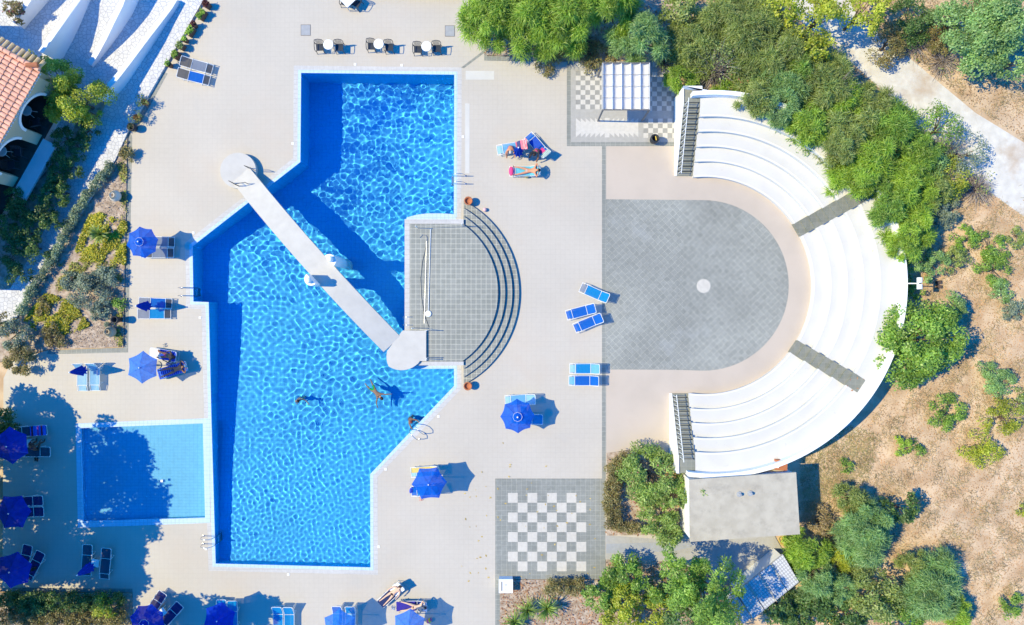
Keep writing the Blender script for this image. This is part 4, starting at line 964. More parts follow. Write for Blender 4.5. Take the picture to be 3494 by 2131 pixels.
def person(loc, rz, label, pelvis, low, up, head, face, right, arms, legs, skin, hair, wear, wear_len=.25, top=None, hat=None, scale=1.0, wet=False):
    t = thing('person', label, 'person', loc, rz); t.scale = (scale,)*3
    low, up, head, face, right = [Vector(q).normalized() for q in (low, up, head, face, right)]
    pv = Vector(pelvis); v, e, r = [pv], [], [.125]
    def add(par, p, rr): v.append(p); r.append(rr); e.append((par, len(v)-1)); return len(v)-1
    wi = add(0, pv+low*.19, .118); ci = add(wi, v[wi]+up*.20, .140); ni = add(ci, v[ci]+up*.17, .056); hi = add(ni, v[ni]+head*.13, .088); ti = add(hi, v[hi]+head*.09, .070)
    add(hi, v[hi]+face*.105-head*.015, .022)
    shw = []
    for s, (ua, fa, ha) in zip((1, -1), arms):
        ua, fa, ha = [Vector(q).normalized() for q in (ua, fa, ha)]
        sh = add(ci, v[ci]+up*.10+right*s*.175, .062); el = add(sh, v[sh]+ua*.28, .045); wr = add(el, v[el]+fa*.25, .030); pa = add(wr, v[wr]+ha*.075, .030)
        side = ha.cross(up if abs(ha.dot(up)) < .9 else face).normalized()
        for k in range(4):
            q = add(pa, v[pa]+ha*(.055-.004*abs(k-1.3))+side*(k-1.5)*.021, .0095); q2 = add(q, v[q]+(ha*.8-face*.2+Vector((0, 0, -.25))).normalized()*(.034-.004*abs(k-1)), .0085)
        q = add(pa, v[wr]+ha*.045+side*-.05*s, .011); add(q, v[q]+(ha-side*.4*s).normalized()*.035, .009)
    kn = []
    for s, (th, sn, ft) in zip((1, -1), legs):
        th, sn, ft = [Vector(q).normalized() for q in (th, sn, ft)]
        hp = add(0, v[0]-low*.05+right*s*.095, .098); mid = add(hp, v[hp]+th*.2, .082); kn_ = add(mid, v[mid]+th*.22, .058); cf = add(kn_, v[kn_]+sn*.16, .055); an = add(cf, v[cf]+sn*.25, .036); add(an, v[an]+ft*.09, .036); add(len(v)-1, v[an]+ft*.19, .022)
        kn.append((hp, th))
    b = link('body', skin_mesh(v, e, r, skin, 'body'), t)
    if wet: RECEIVERS.append(b)
    # swimwear hugging the hips
    wv, we, wr_ = [v[0]-low*.01, v[0]+low*.07], [(0, 1)], [.140, .132]
    for hp, th in kn:
        wv += [v[hp], v[hp]+th*wear_len*.42]; n = len(wv); we += [(0, n-2), (n-2, n-1)]; wr_ += [.108, .1-.02*wear_len]
    w = link('swimwear', skin_mesh(wv, we, wr_, wear, 'swimwear'), t)
    if wet: RECEIVERS.append(w)
    if top is not None:
        tv = [v[ci]-up*.05, v[ci]+up*.06]; link('top', skin_mesh(tv, [(0, 1)], [.150, .150], top, 'top'), t)
    Mx = Matrix([right, face-head*face.dot(head), head]).transposed()
    hc = v[hi]+head*.035-face*.018
    h = MB().ball((0, 0, 0), 1, 14); h.v = [tuple(hc+Mx @ Vector((x*.104, y*.112, z_*.118))) for x, y, z_ in h.v if True]
    keep = lambda f: sum((Vector(h.v[i])-hc).dot(face) for i in f)/len(f) < .035+.8*max(0, sum((Vector(h.v[i])-hc).dot(head) for i in f)/len(f)-.04)
    h.f = [f for f in h.f if keep(f)]; hr = h.build('hair', hair, t, smooth=True)
    if wet: RECEIVERS.append(hr)
    ey = MB()
    for s in (1, -1): ey.ball(v[hi]+face*.082+right*s*.032+head*.012, .012, 6); 
    ey.build('eyes', mt_dark, t)
    ea = MB()
    for s in (1, -1): ea.ball(v[hi]+right*s*.092, .024, 6, (.5, .8, 1))
    ea.build('ears', skin, t)
    if hat is not None:
        hm = MB().lathe([(0, .10), (.07, .09), (.105, .03), (.11, 0), (.19, -.02)], n=16); hm.v = [tuple(v[ti]+Mx @ Vector(q)) for q in hm.v]; hm.build('hat', hat, t, smooth=True)
    return t
sk_tan = M('tan_skin', (.52, .27, .16), .55, .06, 8, .1, 60); sk_red = M('sunburnt_skin', (.58, .26, .15), .55, .06, 8, .1, 60)
sk_fair = M('fair_skin', (.66, .42, .29), .55, .05, 8, .1, 60); sk_brown = M('brown_skin', (.30, .14, .08), .55, .06, 8, .1, 60); sk_dark = M('dark_brown_skin', (.12, .06, .04), .55, .06, 8, .1, 60)
hr_dark = M('dark_hair', (.03, .018, .018), .6, .2, 30, .4, 60); hr_grey = M('grey_hair', (.45, .43, .38), .7, .2, 30, .4, 60); hr_red = M('reddish_hair', (.16, .04, .04), .6, .2, 30, .4, 60); hr_white = M('white_hair', (.7, .66, .58), .7, .1, 30, .4, 60)
cl_navy = M('navy_cloth', (.02, .035, .12), .9, .1, 8); cl_black = M('black_cloth', (.02, .02, .02), .9, .1, 8); cl_grey = M('grey_cloth', (.42, .42, .43), .9, .1, 8); cl_green = M('green_cloth', (.02, .60, .10), .8, .1, 8); cl_mag = M('magenta_cloth', (.6, .05, .22), .9, .1, 8); cl_blue = M('blue_cloth', (.02, .08, .45), .9, .1, 8); cl_straw = M('white_straw', (.75, .72, .65), .8, .1, 12)
def base(l): return tuple(l.location), l.rotation_euler.z
SIT = dict(pelvis=(0, 0, .46), low=(0, -.3, .95), up=(0, -.72, .7), head=(0, -.85, .5), face=(0, -.5, -.85), right=(-1, 0, 0),
           arms=[((-.45, -.55, -.75), (.15, -.6, -.8), (.1, -.5, -.85)), ((.45, -.55, -.75), (-.1, -.6, -.8), (-.1, -.5, -.85))],
           legs=[((-.3, -.95, .05), (-.05, -.12, -1), (-.1, -1, -.1)), ((.3, -.95, .05), (.05, -.15, -1), (.1, -1, -.1))])
w = P(1742, 500, .46); person((w.x, w.y, 0), 0, 'grey-haired tanned man sitting bent forward on the edge of a light blue lounger', skin=sk_red, hair=hr_grey, wear=cl_blue, wear_len=.6, **SIT)
w = P(1834, 511, .46); person((w.x, w.y, 0), rad(-28), 'dark-haired person sitting on the slanted blue lounger, leaning forward', skin=sk_brown, hair=hr_dark, wear=cl_mag, top=cl_mag, **SIT)
w = P(123, 1533, .44); person((w.x, w.y, 0), rad(178), 'dark figure sitting in tree shade between two loungers on the left', skin=sk_dark, hair=hr_dark, wear=cl_black, top=cl_navy, wear_len=.5, **SIT)
def lie(l, ba, face_up=True, **k):
    a = rad(ba); c, s = math.cos(a), math.sin(a)
    z_ = .365+(.115 if face_up else .10)
    return dict(pelvis=(.16, 0, z_), low=(1, 0, s*.35), up=(c, 0, s), head=(c, 0, s*(1 if face_up else .9)), face=(-s, 0, c) if face_up else (s*.4, -.75, -.5), right=(0, -1 if face_up else 1, 0), **k)
loc, rz = base(LE)
person(loc, rz, 'sunbather in grey bikini bottoms lying face up with legs apart on a light blue lounger', skin=sk_red, hair=hr_dark, wear=cl_grey, wear_len=.1,
       **lie(LE, 22, arms=[((.35, -.9, .25), (.35, .85, .45), (.3, .9, .2)), ((.35, .9, .25), (.35, -.85, .45), (.3, -.9, .2))], legs=[((-.96, -.24, .04), (-.98, -.14, -.10), (-.3, -.2, .9)), ((-.96, .24, .04), (-.98, .14, -.10), (-.3, .2, .9))]))
loc, rz = base(LA)
person(loc, rz, 'brown-skinned person reading on a white and blue towelled lounger with knees bent', skin=sk_brown, hair=hr_dark, wear=cl_mag, hat=None,
       **lie(LA, 38, arms=[((-.1, -.5, .55), (-.65, .35, .55), (-.5, .4, .5)), ((-.1, .5, .55), (-.65, -.35, .55), (-.5, -.4, .5))], legs=[((-.80, -.18, .55), (-.55, -.1, -.8), (-.95, -.1, -.1)), ((-.80, .22, .5), (-.55, .12, -.8), (-.95, .1, -.1))]))
loc, rz = base(LB)
person(loc, rz, 'tanned white-haired man in navy trunks lying face up on a blue striped towel', skin=sk_brown, hair=hr_white, wear=cl_navy, wear_len=.35,
       **lie(LB, 18, arms=[((.5, -.85, .1), (.55, .75, .3), (.4, .8, .1)), ((.4, .85, .1), (.6, -.7, .3), (.4, -.8, .1))], legs=[((-.98, -.15, .03), (-.99, -.06, -.1), (-.4, -.2, .85)), ((-.97, .22, .06), (-.99, .04, -.1), (-.4, .2, .85))]))
loc, rz = base(LM1)
person(loc, rz, 'dark-haired man in black trunks lying face down on a white towel', skin=sk_fair, hair=hr_dark, wear=cl_black, wear_len=.3,
       **lie(LM1, 24, False, arms=[((-.80, .55, -.1), (-.96, .12, -.12), (-.9, .1, -.2)), ((-.80, -.55, -.1), (-.96, -.12, -.12), (-.9, -.1, -.2))], legs=[((-.98, .14, -.02), (-.99, .08, -.04), (-.9, .1, -.4)), ((-.98, -.12, -.02), (-.99, -.05, -.04), (-.9, -.1, -.4))]))
loc, rz = base(LM2)
person(loc, rz, 'reddish-haired man in black briefs lying face up with one arm behind his head', skin=sk_fair, hair=hr_red, wear=cl_black, wear_len=.1,
       **lie(LM2, 20, arms=[((-.45, -.85, -.1), (-.75, -.1, -.2), (-.8, .1, -.1)), ((.35, .9, .2), (.6, -.75, .2), (.3, -.9, .1))], legs=[((-.96, -.26, .02), (-.98, -.12, -.12), (-.6, -.6, .5)), ((-.93, .34, .06), (-.97, .2, -.14), (-.5, .3, .8))]))
w = P(1017, 1366, -.1)
person((w.x, w.y, -.74), rad(20), 'swimmer standing in the big pool with head and shoulders above water', pelvis=(.03, .06, 0), low=(-.02, -.08, .99), up=(-.03, -.12, .99), head=(0, -.3, .95), face=(0, -.9, -.2), right=(-1, 0, 0), skin=sk_fair, hair=hr_dark, wear=cl_navy, wet=True,
       arms=[((-.35, .1, -.9), (-.1, -.4, -.6), (0, -.6, -.6)), ((.5, -.35, -.5), (.25, -.85, -.2), (.2, -.8, -.2))], legs=[((-.1, .1, -1), (0, .12, -1), (0, .3, -.9)), ((.12, -.1, -1), (.05, .15, -1), (0, .3, -.9))])
w = P(1275, 1332, 0)
person((w.x, w.y, -.20), rad(-46), 'swimmer in bright green trunks floating face down with arms spread', pelvis=(0, 0, 0), low=(1, 0, .12), up=(1, 0, .16), head=(.95, 0, .2), face=(.5, 0, -.85), right=(0, -1, 0), skin=sk_tan, hair=hr_dark, wear=cl_green, wear_len=.75, wet=True,
       arms=[((.55, -.85, -.05), (.8, -.6, -.15), (.9, -.3, -.2)), ((.75, .65, -.02), (.65, .75, -.1), (.6, .7, -.2))], legs=[((-.8, -.2, -.6), (-.6, -.1, -.8), (-.7, 0, -.6)), ((-.8, .15, -.6), (-.6, .1, -.8), (-.7, 0, -.6))])
w = P(1396, 1431, -.1)
person((w.x, w.y, -.72), rad(45), 'bather in the water reaching for the slanted pool ladder', pelvis=(0, 0, 0), low=(0, -.25, .97), up=(0, -.35, .93), head=(0, -.3, .95), face=(0, -.95, -.1), right=(-1, 0, 0), skin=sk_red, hair=hr_red, wear=cl_navy, wet=True,
       arms=[((-.35, -.85, .15), (-.05, -.95, .25), (0, -.9, .2)), ((.45, -.8, .15), (.05, -.95, .25), (0, -.9, .2))], legs=[((-.1, -.5, -.8), (0, .3, -.95), (0, -.9, -.2)), ((.1, -.1, -.95), (0, .3, -.95), (0, -.9, -.2))])

# ------------------------------------------------------------------ towels, bags, shoes
def towel(l, x0, x1, w_, ba, mat, label, lift=.022, yo=0, drop=0):
    """cloth following a lounger's seat (x < .35) and tilted back (x > .35); x measured along the sling"""
    t = thing('towel', label, 'towel', tuple(l.location), l.rotation_euler.z); a = rad(ba); mb = MB(); n, m = 16, 6
    for i in range(n+1):
        s = x0+(x1-x0)*i/n
        x, z_ = (s, .365) if s < .35 else (.35+(s-.35)*math.cos(a), .365+(s-.35)*math.sin(a))
        for j in range(m+1):
            q = j/m-.5; ed = max(0, abs(q)-.42)*3
            mb.v.append((x+.008*math.sin(j*2.3), yo+q*w_, z_+lift+.008*math.sin(i*1.7+j)-ed*drop))
    mb.f = [(i*(m+1)+j, (i+1)*(m+1)+j, (i+1)*(m+1)+j+1, i*(m+1)+j+1) for i in range(n) for j in range(m)]
    mb.build('cloth', mat, t, smooth=True)
    e = MB(); 
    for i, x in ((0, x0), (n, x1)): e.tube([mb.v[i*(m+1)+j] for j in range(m+1)], .012, 5)
    e.build('hem', mat, t); return t
pk, nv_, bl_, wh = (.72, .16, .22), (.05, .05, .16), (.02, .10, .55), (.7, .7, .72)
towel(LCg, .25, 1.08, .66, 40, STRIPES('pink_stripes', [pk, (.78, .28, .3), pk, (.7, .14, .2), nv_, nv_, nv_, pk], .62), 'towel with pink and dark stripes draped over a lounger back')
towel(LD, -.55, .1, .5, 40, cl_blue, 'plain blue towel spread on the slanted lounger')
towel(LD, .62, 1.0, .58, 40, STRIPES('teal_stripes', [(.25, .40, .38), (.5, .55, .5), (.2, .3, .35)], .09, 1), 'pale teal patterned towel over the lower end of the slanted lounger', .04)
towel(LD, .25, .6, .3, 40, cl_mag, 'magenta cloth lying on the slanted blue lounger', .035)
towel(LA, -.95, -.35, .6, 0, M('white_towel', (.72, .72, .74), .95, .06, 8, .5, 40), 'white towel at the foot of the reading sunbather', .03)
towel(LA, -.3, 1.0, .62, 35, M('royal_towel', (.015, .06, .50), .95, .1, 8, .5, 40), 'royal blue towel under the reading sunbather')
towel(LB, -.95, 1.0, .66, 20, STRIPES('blue_stripes', [(.01, .03, .35), (.05, .18, .7)], .13), 'blue striped towel under the white-haired sunbather')
towel(LE, -.55, .9, .56, 25, M('aqua_towel', (.12, .45, .60), .95, .1, 8, .5, 40), 'aqua towel under the sunbather in grey')
towel(LM1, .1, 1.0, .62, 30, M('white_towel_b', (.72, .72, .76), .95, .06, 8, .5, 40), 'white towel under the head of the face-down sunbather')
towel(LM1, -.95, -.05, .55, 0, cl_navy, 'navy towel under the legs of the face-down sunbather')
towel(LM2, -.95, .2, .6, 0, M('violet_towel', (.04, .03, .28), .95, .1, 8, .5, 40), 'violet blue towel under the legs of the face-up sunbather')
towel(LM2, .55, 1.02, .5, 22, STRIPES('white_blue_patch', [(.75, .75, .78), (.75, .75, .78), (.03, .15, .55)], .3, 1), 'white and blue towel under the reddish-haired head')
LY = [o for o in COL.objects if o.get('label', '').startswith('lounger with a yellow towel')][0]
towel(LY, -.9, .95, .30, 38, M('yellow_towel', (.68, .52, .16), .95, .08, 8, .5, 40), 'yellow towel spread along a lounger beside the parasol', .022, .14)
towel(LF, -.05, .95, .62, 5, STRIPES('red_blue_stripes', [(.45, .03, .06), (.05, .12, .6), (.06, .15, .65), (.4, .05, .3), (.05, .12, .6)], .62), 'red and blue striped towel on a shaded lounger')
def bag(px, py, label, mat, s=.38, rz=0, z0=0.0):
    c = P(px, py, z0+s*.5); t = thing('beach_bag', label, 'bag', (c.x, c.y, z0), rz)
    mb = MB(); rows = [(.0, .8), (.06, .95), (s*.5, 1.05), (s*.8, .9), (s*.9, .7)]
    for z_, k in rows:
        for i in range(12):
            a = 2*math.pi*i/12; mb.v.append((s*.55*k*math.cos(a)*(1+.1*math.sin(3*a)), s*.34*k*math.sin(a), z_))
    mb.f = [(i*12+k, i*12+(k+1) % 12, (i+1)*12+(k+1) % 12, (i+1)*12+k) for i in range(4) for k in range(12)]+[tuple(range(48, 60)), tuple(range(12))[::-1]]
    mb.build('sack', mat, t, smooth=True)
    MB().tube([(-s*.3, .05, s*.88), (-s*.2, .06, s*1.15), (s*.2, .06, s*1.15), (s*.3, .05, s*.88)], .014, 6).build('strap', mat, t)
bag(563, 1283, 'teal beach bag on the deck below the striped towel', M('teal_bag', (.12, .32, .30), .8, .2, 8), .42, .4)
bag(576, 1240, 'patterned blue bag between the two sunbathers on the left', STRIPES('bag_pattern', [(.6, .65, .7), (.03, .08, .3), (.5, .2, .3)], .12), .34, .8)
bag(1798, 602, 'small olive bag on the deck beside the sunbather in grey', M('olive_bag', (.30, .26, .10), .8, .25, 12), .26, 0)
bag(113, 1941, 'black bag lying on a navy lounger in the shade', cl_black, .3, .5, .38)
bag(1464, 2118, 'yellow and pink beach bag in the parasol shadow at the bottom', STRIPES('yellow_pink', [(.7, .55, .05), (.65, .08, .3)], .24), .34, .5)
bag(1404, 1672, 'small bright blue cushion bag left of the parasol by the pool', M('bright_blue_bag', (.04, .08, .50), .8, .1, 8), .36, 1.3)
def pair(px, py, label, mat, rz, z0=0.0):
    c = P(px, py, z0); t = thing('sandals', label, 'shoes', (c.x, c.y, z0), rz)
    for s in (1, -1):
        so = MB().prism([(-.13+.01*s, s*.07-.04), (-.05, s*.07-.05), (.08, s*.07-.05), (.13, s*.07), (.08, s*.07+.05), (-.05, s*.045+.05*s*0+.03), (-.13, s*.07+.04)], .002, .03).build('sole', mat, t)
        MB().tube([(.03, s*.07-.05, .02), (.03, s*.07, .07), (.03, s*.07+.05, .02)], .012, 5).build('strap', mt_black, so)
pair(564, 1177, 'pair of grey patterned shoes above the reading sunbather', M('grey_shoe', (.3, .32, .36), .8, .4, 20), .3)
pair(124, 1566, 'dark sandals below the shaded lounger on the left', mt_black, 1.5)
pair(1341, 2072, 'pair of pale blue sandals at the feet of the face-up sunbather', M('pale_shoe', (.3, .35, .5), .8, .2, 20), 1.4)
pair(1437, 1701, 'pink sandals on the deck below the parasol by the pool', M('pink_shoe', (.6, .35, .3), .8, .2, 20), .2)
c = P(1744, 583, .46); t = thing('pillow', 'bright pink pillow at the foot of the light blue lounger', 'pillow', (c.x, c.y, .40)); MB().ball((0, 0, .06), 1, 14, (.15, .30, .075)).build('cushion', M('hot_pink', (.80, .07, .22), .85, .06, 8, .3, 40), t, smooth=True)
MB().tube([(.0, -.29, .06), (.14, -.2, .06), (.15, .2, .06), (.0, .29, .06)], .01, 5).build('piping', M('pink_piping', (.8, .2, .35), .8, 0, 1, 0), t)
mz = base(LA)[0]; t = thing('magazine', 'open magazine held up by the reading sunbather', 'magazine', (mz[0]-.05, mz[1]-.0, .98), LA.rotation_euler.z)
MB().prism([(-.02, 0), (.13, .15), (.12, .16), (-.03, .01)], -.1, .12, True).build('page', cl_straw, t); MB().prism([(-.02, 0), (.13, -.15), (.12, -.16), (-.03, -.01)], -.1, .12, True).build('page', mt_tablew, t)
for o in RECEIVERS: o.cycles.is_caustics_receiver = True
# ------------------------------------------------------------------ vegetation
PAL = {'pine': [(.17, .31, .03), (.30, .48, .05), (.45, .60, .09)], 'blue': [(.15, .28, .085), (.25, .43, .14), (.37, .55, .22)], 'olive': [(.16, .23, .05), (.28, .37, .09), (.42, .48, .17)],
       'broad': [(.11, .22, .03), (.22, .40, .055), (.36, .53, .09)], 'yellow': [(.24, .31, .018), (.42, .49, .035), (.58, .58, .08)], 'dark': [(.03, .06, .022), (.055, .10, .035), (.10, .15, .05)],
       'grey': [(.16, .225, .155), (.25, .32, .225), (.36, .42, .32)], 'lavender': [(.17, .25, .14), (.27, .36, .21), (.38, .46, .31)], 'dry': [(.38, .27, .12), (.50, .38, .20), (.27, .24, .09)], 'hedge': [(.23, .18, .06), (.33, .26, .10), (.20, .23, .07)],
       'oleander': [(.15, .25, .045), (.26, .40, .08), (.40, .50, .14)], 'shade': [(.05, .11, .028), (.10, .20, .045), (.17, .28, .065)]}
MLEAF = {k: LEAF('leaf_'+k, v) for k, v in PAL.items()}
def unit(a): return a/np.maximum(np.linalg.norm(a, axis=-1, keepdims=True), 1e-6)
def blob_dirs(rng, n, zmin=-.35):
    d = unit(rng.normal(size=(n*2, 3))); d = d[d[:, 2] > zmin][:n]
    while len(d) < n: d = np.concatenate([d, d])[:n]
    return d
def quads(pos, along, side, L_, W_):
    a = pos; b = pos+along*L_[:, None]*.5+side*W_[:, None]*.5; c = pos+along*L_[:, None]; d = pos+along*L_[:, None]*.5-side*W_[:, None]*.5
    V = np.stack([a, b, c, d], 1).reshape(-1, 3); F = np.arange(len(V)).reshape(-1, 4); return V, F
def strands(pos, along, side, droop, L_, W_):
    m = pos+along*L_[:, None]*.55; e = pos+along*L_[:, None]; e = e.copy(); e[:, 2] -= droop*L_; s = side*W_[:, None]*.5
    V = np.stack([pos-s, pos+s, m-s*.8, m+s*.8, e-s*.25, e+s*.25], 1).reshape(-1, 3)
    b = np.arange(len(pos))[:, None]*6; F = np.concatenate([b+np.array([[0, 1, 3, 2]]), b+np.array([[2, 3, 5, 4]])], 0); return V, F
def clump_geo(rng, centres, rc, n, kind, leaf):
    k = rng.integers(0, len(centres), n); d = blob_dirs(rng, n); c = centres[k]; r = rc[k][:, None]
    if kind == 'feathery':
        pos = c+d*r*rng.uniform(.15, .95, (n, 1))+rng.normal(size=(n, 3))*.06; al = unit(d*.75+rng.normal(size=(n, 3))*.55+np.array([0, -.12, .0])); sd = unit(np.cross(al, np.array([0, 0, 1.])+rng.normal(size=(n, 3))*.5))
        return strands(pos, al, sd, .3, np.minimum(r[:, 0]*rng.uniform(.45, .95, n), .5), np.full(n, leaf)*rng.uniform(.7, 1.3, n))
    pos = c+d*r*rng.uniform(.55, 1.05, (n, 1)); nr = unit(d*.6+rng.normal(size=(n, 3))*.55+np.array([0, 0, .75])); al = unit(np.cross(nr, rng.normal(size=(n, 3)))); sd = np.cross(nr, al)
    sz = leaf*rng.uniform(.6, 1.4, n); asp = .34 if kind == 'lance' else .62
    return quads(pos, al, sd, sz, sz*asp)
def dome(rng, R_, h0, h1, flat=.0):
    K = int(12+R_*R_*6.0); th = rng.uniform(0, 2*np.pi, K); a, b, c = rng.uniform(0, 6.28, 3)
    Rm = R_*(1+.13*np.sin(2*th+a)+.10*np.sin(3*th+b)+.08*np.sin(5*th+c)); rho = np.sqrt(rng.uniform(0, 1, K))
    zt = np.sqrt(np.maximum(0, 1-rho**2*.85)); z_ = h0+(h1-h0)*(zt*rng.uniform(.62, 1.0, K))
    rc = np.clip(R_*rng.uniform(.16, .30, K), .16, .75)
    return np.stack([rho*Rm*.86*np.cos(th), rho*Rm*.86*np.sin(th), z_-rc*.55], 1), rc
VEG = [0]
def plant(kind, px, py, rpx, h, pal, label, cat='shrub', name=None, dens=1.0, leaf=None, h0=None, trunk=True, group=None, z0=0.0, flowers=None, stretch=(1, 1), rot=0, lean=0.0):
    VEG[0] += 1; rng = np.random.default_rng(100+VEG[0]*7)
    zc = h*.6+z0; c = P(px, py, zc); R_ = rpx*PX*(1-zc/H)
    name = name or ('tree' if cat == 'tree' else 'shrub'); t = thing(name, label, cat, (c.x, c.y, z0), rad(rot), group)
    h0 = h*.12 if h0 is None else h0
    leaf = leaf or {'feathery': .034, 'broad': .15, 'lance': .18, 'fine': .10}[kind]
    C_, rc = dome(rng, R_, h0, h); C_[:, 0] *= stretch[0]; C_[:, 1] *= stretch[1]
    if lean:                                            # crown leans over the amphitheatre rim, the stem stands outside it
        g = G(AX, AY); q = Vector((c.x-g.x, c.y-g.y, 0)).normalized()*lean; t.location = (c.x+q.x, c.y+q.y, z0); C_[:, 0] -= q.x; C_[:, 1] -= q.y
    n = int(np.clip({'feathery': 3300, 'broad': 1150, 'lance': 1700, 'fine': 1900}[kind]*R_*R_*stretch[0]*stretch[1]*dens, 250, 24000))
    V, F = clump_geo(rng, C_, rc, n, kind, leaf)
    link('crown', npmesh('crown', V, F, MLEAF[pal]), t)
    if trunk:
        mb = MB(); tr = max(.03, R_*.045); top = max(h*.45, .25)
        mb.tube([(0, 0, 0), (rng.normal(0, .05), rng.normal(0, .05), top*.5), (rng.normal(0, .1), rng.normal(0, .1), top)], [tr*1.3, tr, tr*.7], 7)
        for k in rng.choice(len(C_), min(len(C_), 7), replace=False):
            q = C_[k]; mb.tube([(0, 0, top*.45), (q[0]*.45, q[1]*.45, top*.5+q[2]*.35), tuple(q)], [tr*.6, tr*.4, tr*.12], 5)
        mb.build('trunk', mt_bark, t)
    if flowers:
        V, F = clump_geo(rng, C_, rc*1.08, 90, 'broad', .10); tag(link('flowers', npmesh('flowers', V, F, LEAF('flower_pink', [(.55, .08, .16), (.6, .18, .24)])), t), kind='stuff')
    return t
def dry(px, py, rpx, h, label, leafy=0, mat=None, n=420):
    VEG[0] += 1; rng = np.random.default_rng(100+VEG[0]*7); c = P(px, py, h*.5); R_ = rpx*PX
    t = thing('dry_shrub', label, 'shrub', (c.x, c.y, -.05)); B = np.zeros((n, 3)); d = blob_dirs(rng, n, .05)
    st = d*np.array([R_*.35, R_*.35, h*.4])*rng.uniform(0, 1, (n, 1)); al = unit(d+rng.normal(size=(n, 3))*.45); sd = unit(np.cross(al, rng.normal(size=(n, 3))))
    V, F = strands(st, al*np.array([1, 1, h/R_*.8]), sd, .1, R_*rng.uniform(.4, .95, n), np.full(n, .03)); link('branches', npmesh('branches', V, F, mat or LEAF('dry_twigs', [(.26, .22, .2), (.36, .31, .29), (.2, .16, .13)], .05)), t)
    if leafy:
        C_, rc = dome(rng, R_*.9, .1, h); V, F = clump_geo(rng, C_, rc, leafy, 'fine', .10); link('foliage', npmesh('foliage', V, F, MLEAF['olive']), t)
    MB().tube([(0, 0, 0), (.02, .03, h*.3)], [.05, .03], 6).build('stem', mt_twig, t)
def hedge(pts, w_, h, pal, label, kind='fine', dens=1.0, z0=0.0, leaf=None, rc_=.24, name='hedge', cat='hedge'):
    VEG[0] += 1; rng = np.random.default_rng(100+VEG[0]*7); W0 = [np.array(P(x, y, z0+h*.7)) for x, y in pts]; o = np.array([W0[0][0], W0[0][1], z0])
    t = thing(name, label, cat, tuple(o)); C_ = []
    tot = 0
    for a, b in zip(W0, W0[1:]):
        l = np.linalg.norm(b-a); tot += l; m = max(3, int(l*w_/(rc_*rc_)*1.1)); u = rng.uniform(0, 1, m)[:, None]; sd = np.array([-(b-a)[1], (b-a)[0], 0])/l
        q = a+(b-a)*u+sd*(rng.uniform(-.5, .5, (m, 1))*max(.05, w_-rc_)); q[:, 2] = z0+h*rng.uniform(.45, .95, m)-rc_*.4; C_.append(q)
    C_ = np.concatenate(C_)-o; rc = rng.uniform(.75, 1.25, len(C_))*rc_
    n = int(np.clip(1500*tot*w_*dens, 300, 16000)); V, F = clump_geo(rng, C_, rc, n, kind, leaf or {'fine': .09, 'broad': .15, 'feathery': .03, 'lance': .2}[kind])
    link('foliage', npmesh('foliage', V, F, MLEAF[pal]), t)
    mb = MB()
    for q in C_[::6]: mb.tube([(q[0], q[1], 0), (q[0], q[1], max(.05, q[2]))], .015, 4)
    mb.build('stems', mt_bark, t); return t
def yucca(px, py, rpx, h, label, pal='oleander', n=70, z0=0.0):
    VEG[0] += 1; rng = np.random.default_rng(100+VEG[0]*7); c = P(px, py, h+z0); R_ = rpx*PX; t = thing('yucca', label, 'plant', (c.x, c.y, z0))
    th = rng.uniform(0, 6.283, n); el = rng.uniform(-.1, 1.3, n); d = np.stack([np.cos(th)*np.cos(el), np.sin(th)*np.cos(el), np.sin(el)], 1); sd = unit(np.cross(d, np.array([0, 0, 1.])+rng.normal(size=(n, 3))*.1))
    V, F = strands(d*.06+np.array([0, 0, h*.75]), d, sd, .18, R_*rng.uniform(.75, 1.1, n), np.full(n, .075)); link('blades', npmesh('blades', V, F, MLEAF[pal]), t)
    MB().tube([(0, 0, 0), (0, 0, h*.8)], [.10, .07], 8).build('trunk', mt_bark, t)
# feathery trees along the top
plant('feathery', 1665, 66, 112, 3.6, 'pine', 'bright green feathery tree at the left end of the top row', 'tree')
plant('feathery', 1800, 62, 118, 3.8, 'pine', 'bright green feathery tree second from the left in the top row', 'tree')
plant('feathery', 1945, 52, 125, 4.0, 'pine', 'yellow-green feathery tree in the middle of the top row', 'tree')
plant('feathery', 2085, 15, 105, 4.2, 'pine', 'green feathery tree behind the blue-green one at the top edge', 'tree')
plant('feathery', 2192, 120, 98, 3.6, 'blue', 'rounded blue-green feathery tree above the pergola', 'tree', dens=1.1)
plant('fine', 1870, 178, 70, .9, 'hedge', 'low brownish undergrowth below the feathery top row, left part', 'shrub', dens=.8)
plant('fine', 2015, 190, 75, .8, 'hedge', 'low brownish undergrowth below the feathery top row, near the pergola', 'shrub', dens=.7)
dry(1990, 140, 60, 1.2, 'dark bare bush in the gap between the feathery trees', mat=LEAF('dark_twigs', [(.06, .05, .05), (.1, .09, .08)], .05))
plant('feathery', 2322, 275, 59, 1.8, 'pine', 'small bright feathery shrub at the amphitheatre corner', dens=1.2)
plant('feathery', 2368, 150, 103, 2.2, 'olive', 'olive feathery shrub above the pale bare branches', dens=.9)
plant('broad', 2330, 40, 80, 2.6, 'olive', 'olive leafy bush at the top edge right of the blue-green tree')
dry(2450, 215, 95, 3.6, 'large pale lilac-grey bare bush above the amphitheatre', 500, n=700)
dry(2270, 205, 45, 1.0, 'silvery bare bush beside the pergola', 120)
plant('feathery', 2560, 100, 135, 3.0, 'olive', 'olive green feathery tree behind the bare grey bush', 'tree')
plant('broad', 2660, 30, 70, 4.2, 'yellow', 'yellow-green broadleaf tree at the top edge, leftmost of three', 'tree', dens=.8)
plant('broad', 2800, 60, 105, 4.6, 'yellow', 'large yellow-green broadleaf tree at the top edge, middle of three', 'tree', dens=.7)
